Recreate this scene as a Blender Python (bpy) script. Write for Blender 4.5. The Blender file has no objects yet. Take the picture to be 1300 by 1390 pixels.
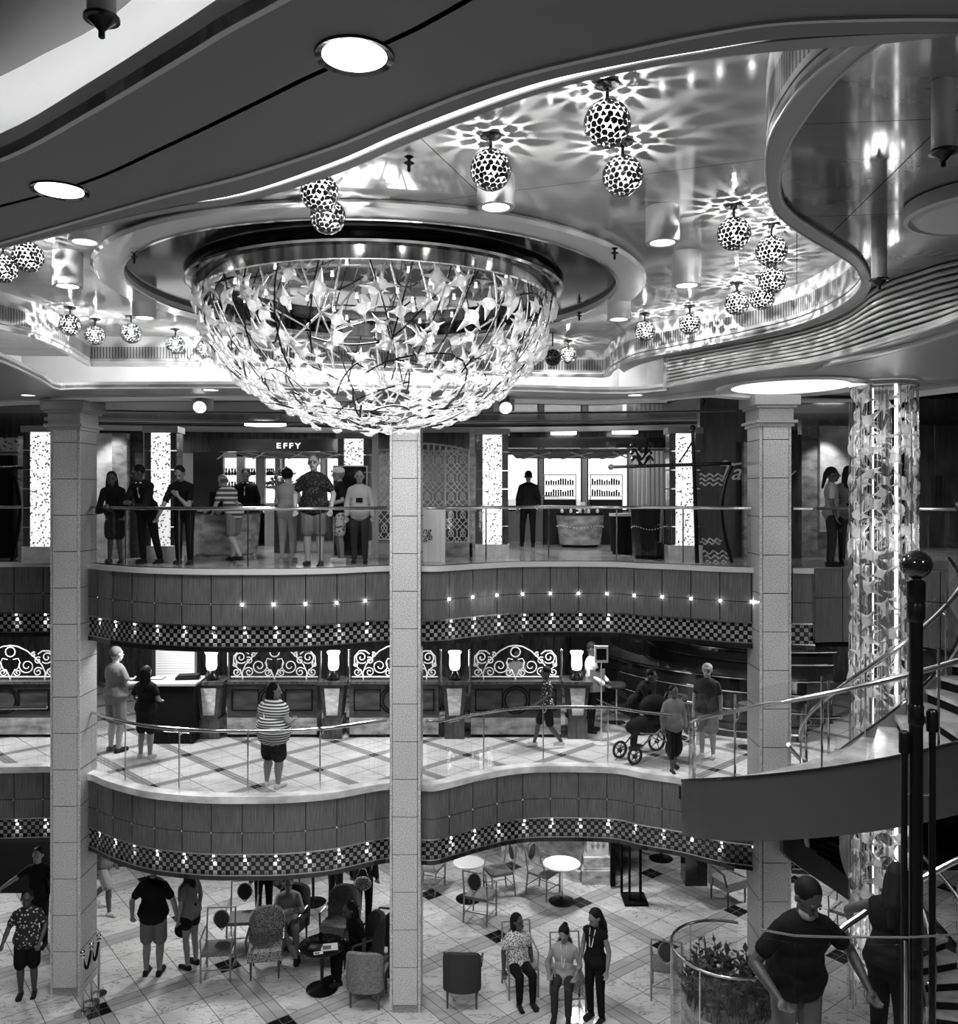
import bpy, math, random
from mathutils import Vector, Matrix
R = random.Random(7)
F, H0, CZ = 1180.0, 671.0, 7.8          # focal length in pixels, horizon row, eye height above the lowest floor
ZA, ZB, ZC = 6.7, 3.35, 0.0             # the three decks
PI = math.pi
C = bpy.context.scene.collection
def ph(px, py, h):                      # point of a pixel on the level h above the eye
    Z = F * h / (H0 - py); return Vector(((px - 650) * Z / F, Z, CZ + h))
def pz(px, py, Z): return Vector(((px - 650) * Z / F, Z, CZ + (H0 - py) * Z / F))
def fl(px, py, z): return ph(px, py, z - CZ)

# ---------------------------------------------------------------- materials
def nodes(name):
    m = bpy.data.materials.new(name); m.use_nodes = True
    nt = m.node_tree; return m, nt, nt.nodes['Principled BSDF']
def mat(name, g, rough=0.5, metal=0.0, spec=0.5, coat=0.0, noise=None, bump=None):
    m, nt, b = nodes(name)
    c = (g, g, g, 1)
    b.inputs['Base Color'].default_value = c
    b.inputs['Roughness'].default_value = rough
    b.inputs['Metallic'].default_value = metal
    b.inputs['Specular IOR Level'].default_value = spec
    b.inputs['Coat Weight'].default_value = coat
    if noise:                           # (scale xyz, low, high, detail)
        sc, lo, hi, det = noise
        tc = nt.nodes.new('ShaderNodeTexCoord'); mp = nt.nodes.new('ShaderNodeMapping')
        mp.inputs['Scale'].default_value = sc if isinstance(sc, tuple) else (sc,) * 3
        n = nt.nodes.new('ShaderNodeTexNoise'); n.inputs['Scale'].default_value = 1; n.inputs['Detail'].default_value = det
        r = nt.nodes.new('ShaderNodeValToRGB')
        r.color_ramp.elements[0].position = .32; r.color_ramp.elements[1].position = .68
        r.color_ramp.elements[0].color = (lo, lo, lo, 1); r.color_ramp.elements[1].color = (hi, hi, hi, 1)
        nt.links.new(tc.outputs['Object'], mp.inputs[0]); nt.links.new(mp.outputs[0], n.inputs[0])
        nt.links.new(n.outputs[0], r.inputs[0]); nt.links.new(r.outputs[0], b.inputs['Base Color'])
        if bump:
            bu = nt.nodes.new('ShaderNodeBump'); bu.inputs['Strength'].default_value = bump; bu.inputs['Distance'].default_value = .01
            nt.links.new(n.outputs[0], bu.inputs['Height']); nt.links.new(bu.outputs[0], b.inputs['Normal'])
    return m
def emit(name, s, g=1.0):
    m, nt, b = nodes(name)
    b.inputs['Base Color'].default_value = (g * .8, g * .8, g * .8, 1)
    b.inputs['Emission Color'].default_value = (g, g, g, 1); b.inputs['Emission Strength'].default_value = s
    return m
def glassmat(name, tint=.93, rough=0.02, ior=1.45, diffuse=0.0, dg=.8, thin=False, bump=0):
    m = bpy.data.materials.new(name); m.use_nodes = True; nt = m.node_tree; nt.nodes.clear()
    o = nt.nodes.new('ShaderNodeOutputMaterial'); t = nt.nodes.new('ShaderNodeBsdfTransparent'); t.inputs[0].default_value = (tint,) * 3 + (1,)
    g = nt.nodes.new('ShaderNodeBsdfGlossy'); g.inputs['Roughness'].default_value = rough
    fr = nt.nodes.new('ShaderNodeFresnel'); fr.inputs[0].default_value = ior
    if thin:
        q = NB(nt); ge = nt.nodes.new('ShaderNodeNewGeometry'); dt = nt.nodes.new('ShaderNodeVectorMath'); dt.operation = 'DOT_PRODUCT'
        nt.links.new(ge.outputs['Normal'], dt.inputs[0]); nt.links.new(ge.outputs['Incoming'], dt.inputs[1])
        class fr: outputs = [q.m('ADD', .025, q.m('MULTIPLY', .6, q.m('POWER', q.m('SUBTRACT', 1.0, q.m('ABSOLUTE', dt.outputs['Value'])), 5.0)))]
    mx = nt.nodes.new('ShaderNodeMixShader'); nt.links.new(fr.outputs[0], mx.inputs[0]); nt.links.new(t.outputs[0], mx.inputs[1]); nt.links.new(g.outputs[0], mx.inputs[2])
    last = mx
    if bump:
        q = NB(nt); bp = nt.nodes.new('ShaderNodeBump'); bp.inputs['Strength'].default_value = 1; bp.inputs['Distance'].default_value = .02
        nt.links.new(q.noise(nt.nodes.new('ShaderNodeTexCoord').outputs['Object'], bump, 2), bp.inputs['Height']); nt.links.new(bp.outputs[0], g.inputs['Normal']); nt.links.new(bp.outputs[0], fr.inputs['Normal'])
    if diffuse:
        d = nt.nodes.new('ShaderNodeBsdfDiffuse'); d.inputs[0].default_value = (dg,) * 3 + (1,)
        tr = nt.nodes.new('ShaderNodeBsdfTranslucent'); tr.inputs[0].default_value = (dg,) * 3 + (1,)
        a = nt.nodes.new('ShaderNodeMixShader'); a.inputs[0].default_value = .5
        nt.links.new(d.outputs[0], a.inputs[1]); nt.links.new(tr.outputs[0], a.inputs[2])
        l = nt.nodes.new('ShaderNodeMixShader'); l.inputs[0].default_value = diffuse
        nt.links.new(mx.outputs[0], l.inputs[1]); nt.links.new(a.outputs[0], l.inputs[2]); last = l
    nt.links.new(last.outputs[0], o.inputs[0]); return m
class NB:                                # tiny node-math builder
    def __init__(s, nt): s.nt = nt
    def m(s, op, a, b=None, c=None):
        n = s.nt.nodes.new('ShaderNodeMath'); n.operation = op
        for i, v in enumerate((a, b, c)):
            if v is None: continue
            if isinstance(v, (int, float)): n.inputs[i].default_value = v
            else: s.nt.links.new(v, n.inputs[i])
        return n.outputs[0]
    def mix(s, f, a, b):                 # scalar mix, result usable as a colour
        return s.m('ADD', s.m('MULTIPLY', a, s.m('SUBTRACT', 1.0, f)), s.m('MULTIPLY', b, f))
    def noise(s, vec, scale, det=4, dist=0):
        n = s.nt.nodes.new('ShaderNodeTexNoise'); n.inputs['Scale'].default_value = scale; n.inputs['Detail'].default_value = det; n.inputs['Distortion'].default_value = dist
        s.nt.links.new(vec, n.inputs[0]); return n.outputs[0]
    def sep(s, vec):
        n = s.nt.nodes.new('ShaderNodeSeparateXYZ'); s.nt.links.new(vec, n.inputs[0]); return n.outputs
    def map(s, vec, scale=(1, 1, 1), rot=0, loc=(0, 0, 0)):
        n = s.nt.nodes.new('ShaderNodeMapping'); n.inputs['Scale'].default_value = scale; n.inputs['Rotation'].default_value = (0, 0, rot); n.inputs['Location'].default_value = loc
        s.nt.links.new(vec, n.inputs[0]); return n.outputs[0]
def tiles(name, org, ang, cell, band, sub, light, bandg, dia, rough=.12, veins=.3):
    m, nt, b = nodes(name); q = NB(nt)
    g = nt.nodes.new('ShaderNodeNewGeometry').outputs['Position']
    x, y, z = q.sep(g)
    x = q.m('SUBTRACT', x, org[0]); y = q.m('SUBTRACT', y, org[1])
    ca, sa = math.cos(ang), math.sin(ang)
    u = q.m('ADD', q.m('MULTIPLY', x, ca), q.m('MULTIPLY', y, sa)); v = q.m('SUBTRACT', q.m('MULTIPLY', y, ca), q.m('MULTIPLY', x, sa))
    def fr(t, c, off=0.5): return q.m('ABSOLUTE', q.m('SUBTRACT', q.m('FRACT', q.m('ADD', q.m('DIVIDE', t, c), off)), .5))   # 0 on the line
    fu, fv = fr(u, cell), fr(v, cell)
    bu, bv = q.m('LESS_THAN', fu, band / 2 / cell), q.m('LESS_THAN', fv, band / 2 / cell)
    bandm = q.m('MAXIMUM', bu, bv); diam = q.m('MULTIPLY', bu, bv)
    gr = None
    for t, f0 in ((u, fu), (v, fv)):
        e = q.m('LESS_THAN', q.m('ABSOLUTE', q.m('SUBTRACT', f0, band / 2 / cell)), .006 / cell)
        h = q.m('LESS_THAN', fr(t, cell / sub, .5 if sub % 2 else .5), .006 * sub / cell)
        e = q.m('MAXIMUM', e, h); gr = e if gr is None else q.m('MAXIMUM', gr, e)
    vn = q.noise(q.map(g, (1, 3.2, 1), .6), 2.2, 7, 1.2)
    vein = q.m('LESS_THAN', q.m('ABSOLUTE', q.m('SUBTRACT', vn, .5)), .012)
    soft = q.noise(q.map(g, (1, 2, 1), -.5), 1.4, 5, .6)
    base = q.m('MULTIPLY', light, q.m('ADD', .62, q.m('MULTIPLY', soft, .72)))
    base = q.m('MULTIPLY', base, q.m('SUBTRACT', 1.0, q.m('MULTIPLY', vein, veins)))
    col = q.mix(bandm, base, q.m('MULTIPLY', bandg, q.m('ADD', .6, soft)))
    col = q.mix(diam, col, dia); col = q.mix(gr, col, .12)
    nt.links.new(col, b.inputs['Base Color']); b.inputs['Roughness'].default_value = rough
    return m
def uvmat(name, kind, lo=.02, hi=.4, cell=(.05, .05), rough=.3, metal=0.0, coat=0.0):
    m, nt, b = nodes(name); q = NB(nt)
    uv = nt.nodes.new('ShaderNodeUVMap').outputs[0]; u, v, _ = q.sep(uv)
    b.inputs['Roughness'].default_value = rough; b.inputs['Metallic'].default_value = metal; b.inputs['Coat Weight'].default_value = coat
    if kind == 'checker':
        fu, fv = q.m('FLOOR', q.m('DIVIDE', u, cell[0])), q.m('FLOOR', q.m('DIVIDE', v, cell[1]))
        ch = q.m('ABSOLUTE', q.m('MODULO', q.m('ADD', fu, fv), 2.0))
        a = q.m('ABSOLUTE', q.m('SUBTRACT', q.m('FRACT', q.m('DIVIDE', u, cell[0])), .5)); c = q.m('ABSOLUTE', q.m('SUBTRACT', q.m('FRACT', q.m('DIVIDE', v, cell[1])), .5))
        mx = q.m('MAXIMUM', a, c)
        inner = q.m('LESS_THAN', mx, .2); frame = q.m('GREATER_THAN', mx, .44)
        col = q.mix(ch, lo, hi); col = q.mix(q.m('MULTIPLY', inner, ch), col, hi * .55); col = q.mix(frame, col, lo)
    elif kind == 'wood':
        g = nt.nodes.new('ShaderNodeCombineXYZ'); nt.links.new(u, g.inputs[0]); nt.links.new(v, g.inputs[1])
        n = q.noise(q.map(g.outputs[0], (60, 3, 1)), 1, 5); n2 = q.noise(g.outputs[0], 1.7, 2)
        col = q.m('ADD', lo, q.m('MULTIPLY', q.m('ADD', q.m('MULTIPLY', n, .75), q.m('MULTIPLY', n2, .25)), hi - lo))
        ju = q.m('ABSOLUTE', q.m('SUBTRACT', q.m('FRACT', q.m('ADD', q.m('DIVIDE', u, cell[0]), .5)), .5)); ju = q.m('LESS_THAN', ju, .007 / cell[0])
        jv = q.m('LESS_THAN', q.m('ABSOLUTE', q.m('SUBTRACT', v, cell[1])), .005)
        col = q.mix(q.m('MAXIMUM', ju, jv), col, .006)
    elif kind == 'slats':
        a = q.m('FRACT', q.m('DIVIDE', u, cell[0])); col = q.mix(q.m('LESS_THAN', a, .42), hi, lo)
        n = q.noise(uv, 3, 2); col = q.m('MULTIPLY', col, q.m('ADD', .6, n))
    nt.links.new(col, b.inputs['Base Color']); return m
def spots(name, bg, fg, scale, thr, rough=.6, metal=0, es=0, frame=False):   # scattered marks by Voronoi distance
    m, nt, b = nodes(name); q = NB(nt)
    tc = nt.nodes.new('ShaderNodeTexCoord').outputs['Object']
    v = nt.nodes.new('ShaderNodeTexVoronoi'); v.inputs['Scale'].default_value = scale; nt.links.new(tc, v.inputs[0])
    k = q.m('LESS_THAN', v.outputs['Distance'], thr); col = q.mix(k, bg, fg)
    nt.links.new(col, b.inputs['Base Color']); b.inputs['Roughness'].default_value = rough; b.inputs['Metallic'].default_value = metal
    if es:
        b.inputs['Emission Color'].default_value = (1, 1, 1, 1)
        nt.links.new(q.m('MULTIPLY', col, es), b.inputs['Emission Strength'])
    return m
def stripes(name, a, bb, freq, axis=2, rough=.8):
    m, nt, b = nodes(name); q = NB(nt)
    tc = nt.nodes.new('ShaderNodeTexCoord').outputs['Object']; s = q.sep(tc)[axis]
    col = q.mix(q.m('LESS_THAN', q.m('FRACT', q.m('MULTIPLY', s, freq)), .45), a, bb)
    nt.links.new(col, b.inputs['Base Color']); b.inputs['Roughness'].default_value = rough; return m
def mirrorish(name, refl, diff, mixf, rough, seam=None, seamang=0):
    m = bpy.data.materials.new(name); m.use_nodes = True; nt = m.node_tree; nt.nodes.clear(); q = NB(nt)
    o = nt.nodes.new('ShaderNodeOutputMaterial')
    g = nt.nodes.new('ShaderNodeBsdfGlossy'); g.inputs['Roughness'].default_value = rough; g.inputs[0].default_value = (refl,) * 3 + (1,)
    d = nt.nodes.new('ShaderNodeBsdfDiffuse'); pos = nt.nodes.new('ShaderNodeNewGeometry').outputs['Position']
    n = q.noise(q.map(pos, (.7, 2.5, 1)), 1.2, 4)
    col = q.m('MULTIPLY', diff, q.m('ADD', .7, q.m('MULTIPLY', n, .6)))
    mx = nt.nodes.new('ShaderNodeMixShader'); mx.inputs[0].default_value = mixf
    if seam:
        x, y, _ = q.sep(q.map(pos, (1, 1, 1), seamang)); s = None
        for t, c in ((x, seam[0]), (y, seam[1])):
            e = q.m('LESS_THAN', q.m('FRACT', q.m('DIVIDE', t, c)), .007 / c); s = e if s is None else q.m('MAXIMUM', s, e)
        col = q.mix(s, col, .01); nt.links.new(q.m('MULTIPLY', mixf, q.m('SUBTRACT', 1.0, s)), mx.inputs[0])
    nt.links.new(col, d.inputs[0])
    nt.links.new(d.outputs[0], mx.inputs[1]); nt.links.new(g.outputs[0], mx.inputs[2]); nt.links.new(mx.outputs[0], o.inputs[0]); return m
M = dict(
 soffit=mat('soffit_paint', .19, .55), trimlight=mat('trim_satin', .55, .35), trimgrey=mat('trim_grey', .3, .4), white=mat('white_plaster', .85, .6),
 brightstrip=emit('light_strip', 2.2), cove=emit('cove_tube', 95), darkgloss=mat('dark_gloss', .012, .12, coat=.5), black=mat('black_matt', .008, .5),
 mirror=mirrorish('mirror_ceiling', .62, .5, .5, .07, (2.4, 3.3), .35), panelmirror=mirrorish('polished_panel', .7, .3, .55, .06, (2.0, 1.6), .1),
 chrome=mat('chrome', .75, .12, 1), steel=mat('brushed_steel', .6, .25, 1), brass=mat('handrail_metal', .55, .2, 1), darkmetal=mat('dark_bronze', .03, .25, .8),
 blackmirror=mat('black_mirror', .004, .12, 0, .1), drummetal=mat('drum_metal', .22, .09, 1, noise=((9, .4, .6), .1, .4, 2)),
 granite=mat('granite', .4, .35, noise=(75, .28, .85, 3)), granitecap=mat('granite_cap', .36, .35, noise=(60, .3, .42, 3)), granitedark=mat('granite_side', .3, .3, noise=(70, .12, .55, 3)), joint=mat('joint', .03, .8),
 marble=mat('marble', .5, .15, noise=((5, 5, 9), .25, .75, 8)), marblelit=mat('pale_marble', .6, .2, noise=((3, 3, 5), .42, .85, 8)),
 graymarble=mat('grey_marble', .3, .2, noise=((4, 4, 8), .14, .45, 8)),
 wood=uvmat('fascia_wood', 'wood', .0, .23, (.46, -.44), .22, coat=.25), checker=uvmat('mosaic', 'checker', .008, .34, (.063, .063), .18),
 slats=uvmat('slats', 'slats', .07, .34, (.046, .1), .35), darkwood=mat('dark_wood', .05, .25, coat=.3, noise=((14, 14, 2), .03, .09, 5)),
 counterwood=mat('counter_wood', .04, .3, coat=.2, noise=((3, 14, 14), .022, .07, 5)), wallwood=mat('wall_wood', .05, .35, noise=((9, 9, 1.5), .035, .1, 5)),
 floorA=tiles('floor_promenade', (0, 14), .2, 1.5, .12, 2, .5, .3, .3, .12, .2), floorB=tiles('floor_marble_tiles', (-4.19, 14.04), -PI / 4, 1.13, .15, 2, .62, .26, .01, .1, .2),
 floorC=tiles('floor_cafe_marble', (.33, 15.34), .67, 2.05, .34, 3, .6, .36, .01, .12, .5),
 glass=glassmat('clear_glass', .96, .02, thin=True), windowglass=glassmat('window_glass', .97, thin=True), frosted=emit('lamp_glass', 3.2), bulb=emit('bulb', 60),
 globeglass=glassmat('globe_glass', .97, .03, 1.3, .05, thin=True), plate=mat('mosaic_plate', .02, .25, .3), crystal=glassmat('crystal', .97, .05, 1.7, .42, .98, bump=9), crystalw=glassmat('crystal_white', .97, .08, 1.7, .66, .98, bump=9),
 rodglass=glassmat('glass_rod', .9, .04, 1.5, .2, .8), rodclear=glassmat('clear_rod', .75, .04, 1.45, .08, .6), lens=emit('lamp_lens', 5), glow=spots('perforated_lightbox', 1.0, .03, 21, .3, es=.85), dot=emit('stud_light', 90), scroll=mat('white_iron', .8, .4),
 tabletop=mat('table_white', .7, .15), fabric=mat('fabric_grey', .2, .8, noise=(30, .14, .24, 2)), fabricdark=mat('fabric_dark', .05, .8), pattern=spots('patterned_fabric', .35, .03, 38, .4),
 framewood=mat('chair_frame', .22, .35), rug=mat('shadow_disc', .1, .6), leaf=mat('leaf', .06, .4), petal=mat('petal', .45, .5), paper=mat('paper', .8, .6), lattice=mat('lattice_metal', .7, .4, .2),
 skin=mat('skin_mid', .2, .5), skinl=mat('skin_light', .34, .5), skind=mat('skin_dark', .055, .45), hair=mat('hair_dark', .012, .5), hairg=mat('hair_grey', .12, .7), beardgrey=mat('beard_grey', .32, .8), eye=mat('eye', .01, .2), lip=mat('lip', .12, .5),
 cblack=mat('cloth_black', .01, .8), cdark=mat('cloth_dark', .035, .8), cgrey=mat('cloth_grey', .14, .8), clight=mat('cloth_light', .32, .8), cwhite=mat('cloth_white', .75, .8), cmid=mat('cloth_mid', .17, .8),
 cstripe=stripes('cloth_striped', .06, .7, 22), cstripe2=stripes('cloth_wide_stripe', .08, .6, 11), cfloral=spots('cloth_floral', .03, .5, 20, .3), cplaid=spots('cloth_plaid', .5, .1, 17, .33),
 chawaii=spots('cloth_leafy', .015, .06, 24, .36), cspeck=spots('cloth_speckled', .6, .04, 42, .42), shoe=mat('shoe', .02, .5), shoel=mat('shoe_light', .5, .6), hill=mat('hill', .35, 1), brick=mat('white_brick', .75, .6),
)
for k_, m_ in M.items():
    if k_ in ('black', 'cblack', 'cdark', 'cgrey', 'clight', 'cwhite', 'cmid', 'cstripe', 'cstripe2', 'cfloral', 'cplaid', 'chawaii', 'cspeck', 'fabric', 'fabricdark', 'hair', 'hairg', 'shoe', 'joint', 'leaf'): m_.node_tree.nodes['Principled BSDF'].inputs['Specular IOR Level'].default_value = .06
# ---------------------------------------------------------------- mesh builder
class MB:
    def __init__(s): s.v, s.f, s.uv = [], [], []
    def add(s, vs, fs, uvs=None):
        o = len(s.v); s.v += [tuple(v) for v in vs]; s.f += [tuple(i + o for i in f) for f in fs]
        s.uv += uvs if uvs else [None] * len(fs); return s
    def box(s, a, b, rz=0, c=None):
        x0, y0, z0 = a; x1, y1, z1 = b
        vs = [Vector(p) for p in ((x0, y0, z0), (x1, y0, z0), (x1, y1, z0), (x0, y1, z0), (x0, y0, z1), (x1, y0, z1), (x1, y1, z1), (x0, y1, z1))]
        if rz:
            m = Matrix.Rotation(rz, 3, 'Z'); c = Vector(c) if c else Vector(((x0 + x1) / 2, (y0 + y1) / 2, 0)); vs = [m @ (v - c) + c for v in vs]
        return s.add(vs, [(0, 3, 2, 1), (4, 5, 6, 7), (0, 1, 5, 4), (1, 2, 6, 5), (2, 3, 7, 6), (3, 0, 4, 7)])
    def cyl(s, p, q, r0, r1=None, n=12, cap=True):
        p, q = Vector(p), Vector(q); r1 = r0 if r1 is None else r1; d = (q - p).normalized()
        a = d.orthogonal().normalized(); b = d.cross(a); vs = []
        for c, r in ((p, r0), (q, r1)):
            for i in range(n):
                t = 2 * PI * i / n; vs.append(c + (a * math.cos(t) + b * math.sin(t)) * r)
        fs = [(i, (i + 1) % n, n + (i + 1) % n, n + i) for i in range(n)]
        if cap: fs += [tuple(range(n - 1, -1, -1)), tuple(range(n, 2 * n))]
        return s.add(vs, fs)
    def tube(s, pts, r, n=8, closed=False):
        pts = [Vector(p) for p in pts]; k = len(pts); vs = []; up = None
        for i, p in enumerate(pts):
            a = pts[(i - 1) % k] if (closed or i) else p; b = pts[(i + 1) % k] if (closed or i < k - 1) else p
            d = (b - a).normalized()
            if up is None: up = d.orthogonal().normalized()
            up = (up - d * up.dot(d)).normalized(); w = d.cross(up); rr = r[i] if isinstance(r, (list, tuple)) else r
            for j in range(n):
                t = 2 * PI * j / n; vs.append(p + (up * math.cos(t) + w * math.sin(t)) * rr)
        fs = []
        for i in range(k if closed else k - 1):
            a, b = i * n, ((i + 1) % k) * n
            fs += [(a + j, a + (j + 1) % n, b + (j + 1) % n, b + j) for j in range(n)]
        if not closed: fs += [tuple(range(n - 1, -1, -1)), tuple(range((k - 1) * n, k * n))]
        return s.add(vs, fs)
    def lathe(s, prof, c=(0, 0, 0), n=32, sx=1, sy=1):          # prof: (r, z) from bottom to top
        c = Vector(c); vs = []; k = len(prof)
        for r, z in prof:
            for j in range(n):
                t = 2 * PI * j / n; vs.append(c + Vector((r * sx * math.cos(t), r * sy * math.sin(t), z)))
        fs = []
        for i in range(k - 1):
            fs += [(i * n + j, i * n + (j + 1) % n, (i + 1) * n + (j + 1) % n, (i + 1) * n + j) for j in range(n)]
        if prof[0][0] > 1e-5 and prof[0] != prof[-1]: fs.append(tuple(range(n - 1, -1, -1)))
        if prof[-1][0] > 1e-5 and prof[0] != prof[-1]: fs.append(tuple(range((k - 1) * n, k * n)))
        return s.add(vs, fs)
    def ell(s, c, r, n=14, m=8, rot=None):
        c = Vector(c); vs = []
        for i in range(m + 1):
            a = PI * i / m
            for j in range(n):
                t = 2 * PI * j / n; v = Vector((r[0] * math.sin(a) * math.cos(t), r[1] * math.sin(a) * math.sin(t), -r[2] * math.cos(a)))
                vs.append(c + (rot @ v if rot else v))
        return s.add(vs, [(i * n + j, i * n + (j + 1) % n, (i + 1) * n + (j + 1) % n, (i + 1) * n + j) for i in range(m) for j in range(n)])
    def cap(s, p, q, r0, r1, n=10):
        p, q = Vector(p), Vector(q); s.cyl(p, q, r0, r1, n); s.ell(p, (r0,) * 3, n, 6); return s.ell(q, (r1,) * 3, n, 6)
    def prism(s, poly, z0, z1):
        k = len(poly); vs = [(p[0], p[1], z0) for p in poly] + [(p[0], p[1], z1) for p in poly]
        return s.add(vs, [tuple(range(k - 1, -1, -1)), tuple(range(k, 2 * k))] + [(i, (i + 1) % k, k + (i + 1) % k, k + i) for i in range(k)])
    def ribbon(s, cv, z0, z1, th, u0=0):                        # a wall of thickness th along a plan curve, uv in metres
        P = [Vector((p[0], p[1])) for p in cv]; k = len(P); N = []
        for i in range(k):
            d = (P[min(i + 1, k - 1)] - P[max(i - 1, 0)]).normalized(); N.append(Vector((-d.y, d.x)))
        u = u0
        for i in range(k - 1):
            a, b = P[i], P[i + 1]; c, d = a + N[i] * th, b + N[i + 1] * th; w = u + (b - a).length
            vs = [(a.x, a.y, z0), (b.x, b.y, z0), (b.x, b.y, z1), (a.x, a.y, z1), (c.x, c.y, z0), (d.x, d.y, z0), (d.x, d.y, z1), (c.x, c.y, z1)]
            h = z1 - z0; q = [(u, -h), (w, -h), (w, 0), (u, 0)]; e = [(u, 0), (w, 0), (w, .01), (u, .01)]
            fs = [(0, 1, 2, 3), (5, 4, 7, 6), (3, 2, 6, 7), (4, 5, 1, 0)]; us = [q, [q[1], q[0], q[3], q[2]], e, e]
            if i == 0: fs.append((0, 3, 7, 4)); us.append(e)
            if i == k - 2: fs.append((1, 5, 6, 2)); us.append(e)
            s.add(vs, fs, us); u = w
        return s
    def strip(s, A, B, z0, z1):                                 # a slab between two plan curves with the same number of points
        k = len(A); vs = [(p[0], p[1], z0) for p in A] + [(p[0], p[1], z0) for p in B] + [(p[0], p[1], z1) for p in A] + [(p[0], p[1], z1) for p in B]
        fs = [(0, k, 3 * k, 2 * k), (k - 1, 3 * k - 1, 4 * k - 1, 2 * k - 1)]
        for i in range(k - 1):
            fs += [(i, i + 1, k + i + 1, k + i), (2 * k + i, 3 * k + i, 3 * k + i + 1, 2 * k + i + 1), (i, 2 * k + i, 2 * k + i + 1, i + 1), (k + i, k + i + 1, 3 * k + i + 1, 3 * k + i)]
        return s.add(vs, fs)
    def mesh(s, name, m, off=(0, 0, 0), smooth=True):
        me = bpy.data.meshes.new(name); o = Vector(off)
        me.from_pydata([tuple(Vector(v) - o) for v in s.v], [], s.f)
        if any(u for u in s.uv):
            l = me.uv_layers.new(name='UVMap'); flat = []
            for f, u in zip(s.f, s.uv):
                for i in range(len(f)): flat += list(u[i]) if u else [0, 0]
            l.data.foreach_set('uv', flat)
        me.materials.append(m)
        if smooth:
            me.polygons.foreach_set('use_smooth', [True] * len(me.polygons)); me.set_sharp_from_angle(angle=.6)
        me.update(); return me
    def build(s, name, m, parent=None, smooth=True, world=True):
        off = (0, 0, 0)
        if parent is not None and world: off = wloc(parent)
        o = bpy.data.objects.new(name, s.mesh(name, m, off, smooth)); C.objects.link(o)
        if parent is not None: o.parent = parent
        return o
def wloc(o):
    v = Vector(o.location)
    while o.parent is not None: o = o.parent; v += Vector(o.location)
    return v
def tag(o, label=None, cat=None, group=None, kind=None):
    if label: o['label'] = label
    if cat: o['category'] = cat
    if group: o['group'] = group
    if kind: o['kind'] = kind
    return o
def thing(name, label, cat, loc=(0, 0, 0), group=None, rz=0):
    o = bpy.data.objects.new(name, None); C.objects.link(o); o.location = loc; o.rotation_euler = (0, 0, rz); o.empty_display_size = .1
    return tag(o, label, cat, group)
def struct(name, mb, m, smooth=True): return tag(mb.build(name, M[m] if isinstance(m, str) else m, None, smooth), kind='structure')
def dup(root, loc, label=None, rz=None, scale=None):
    def cp(o, par):
        c = o.copy(); C.objects.link(c)
        if par is not None: c.parent = par
        for ch in o.children: cp(ch, c)
        return c
    r = cp(root, None); r.location = loc
    if rz is not None: r.rotation_euler = (0, 0, rz)
    if scale: r.scale = (scale,) * 3
    if label: r['label'] = label
    return r
def lamp(kind, loc, power, size=.05, rot=(0, 0, 0), name='lamp_light', spot=1.2, blend=.6, parent=None, sy=None):
    l = bpy.data.lights.new(name, kind); l.energy = power
    if kind == 'AREA':
        l.size = size
        if sy: l.shape = 'RECTANGLE'; l.size_y = sy
    else: l.shadow_soft_size = size
    if kind == 'SPOT': l.spot_size = spot; l.spot_blend = blend
    o = bpy.data.objects.new(name, l); C.objects.link(o); o.location = loc; o.rotation_euler = rot
    if parent is not None: o.parent = parent; o.location = Vector(loc) - wloc(parent)
    return o
def smooth_curve(pts, n=8):
    P = [Vector(p) for p in pts]; out = []
    for i in range(len(P) - 1):
        a, b, c, d = P[max(i - 1, 0)], P[i], P[i + 1], P[min(i + 2, len(P) - 1)]
        for j in range(n):
            t = j / n; out.append(.5 * ((2 * b) + (c - a) * t + (2 * a - 5 * b + 4 * c - d) * t * t + (3 * b - a - 3 * c + d) * t ** 3))
    out.append(P[-1]); return out
def yx(tab, x):
    for (a, b), (c, d) in zip(tab, tab[1:]):
        if x <= c or (c, d) == tab[-1]: return b + (d - b) * (x - a) / (c - a)
def text_mesh(s, name, m, loc, size, parent=None, shear=0, rot=(PI / 2, 0, 0), ext=.004, align='CENTER', sx=1.0):
    cu = bpy.data.curves.new(name, 'FONT'); cu.body = s; cu.size = size; cu.extrude = ext; cu.shear = shear; cu.align_x = align
    t = bpy.data.objects.new(name, cu); C.objects.link(t)
    bpy.context.view_layer.update()
    me = bpy.data.meshes.new_from_object(t.evaluated_get(bpy.context.evaluated_depsgraph_get())); bpy.data.objects.remove(t)
    me.materials.clear(); me.materials.append(m)
    o = bpy.data.objects.new(name, me); C.objects.link(o); o.location = loc; o.rotation_euler = rot; o.scale = (sx, 1, 1)
    if parent is not None: o.parent = parent; o.location = Vector(loc) - wloc(parent)
    return o

# ---------------------------------------------------------------- camera, world
cam = bpy.data.objects.new('camera', bpy.data.cameras.new('camera')); C.objects.link(cam)
cam.location = (0, 0, CZ); cam.rotation_euler = (PI / 2, 0, 0); cam.data.sensor_fit = 'HORIZONTAL'; cam.data.sensor_width = 36
cam.data.lens = 36 * F / 1300; cam.data.shift_y = -24 / 1300; cam.data.clip_end = 200
sc = bpy.context.scene; sc.camera = cam
sc.view_settings.view_transform = 'Standard'; sc.view_settings.look = 'None'; sc.view_settings.gamma = 1; sc.view_settings.exposure = 0.0
sc.cycles.use_denoising = True; sc.cycles.max_bounces = 7; sc.cycles.diffuse_bounces = 3; sc.cycles.glossy_bounces = 4; sc.cycles.transmission_bounces = 4
sc.cycles.transparent_max_bounces = 24; sc.cycles.sample_clamp_indirect = 4; sc.cycles.caustics_reflective = False; sc.cycles.caustics_refractive = False
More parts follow.
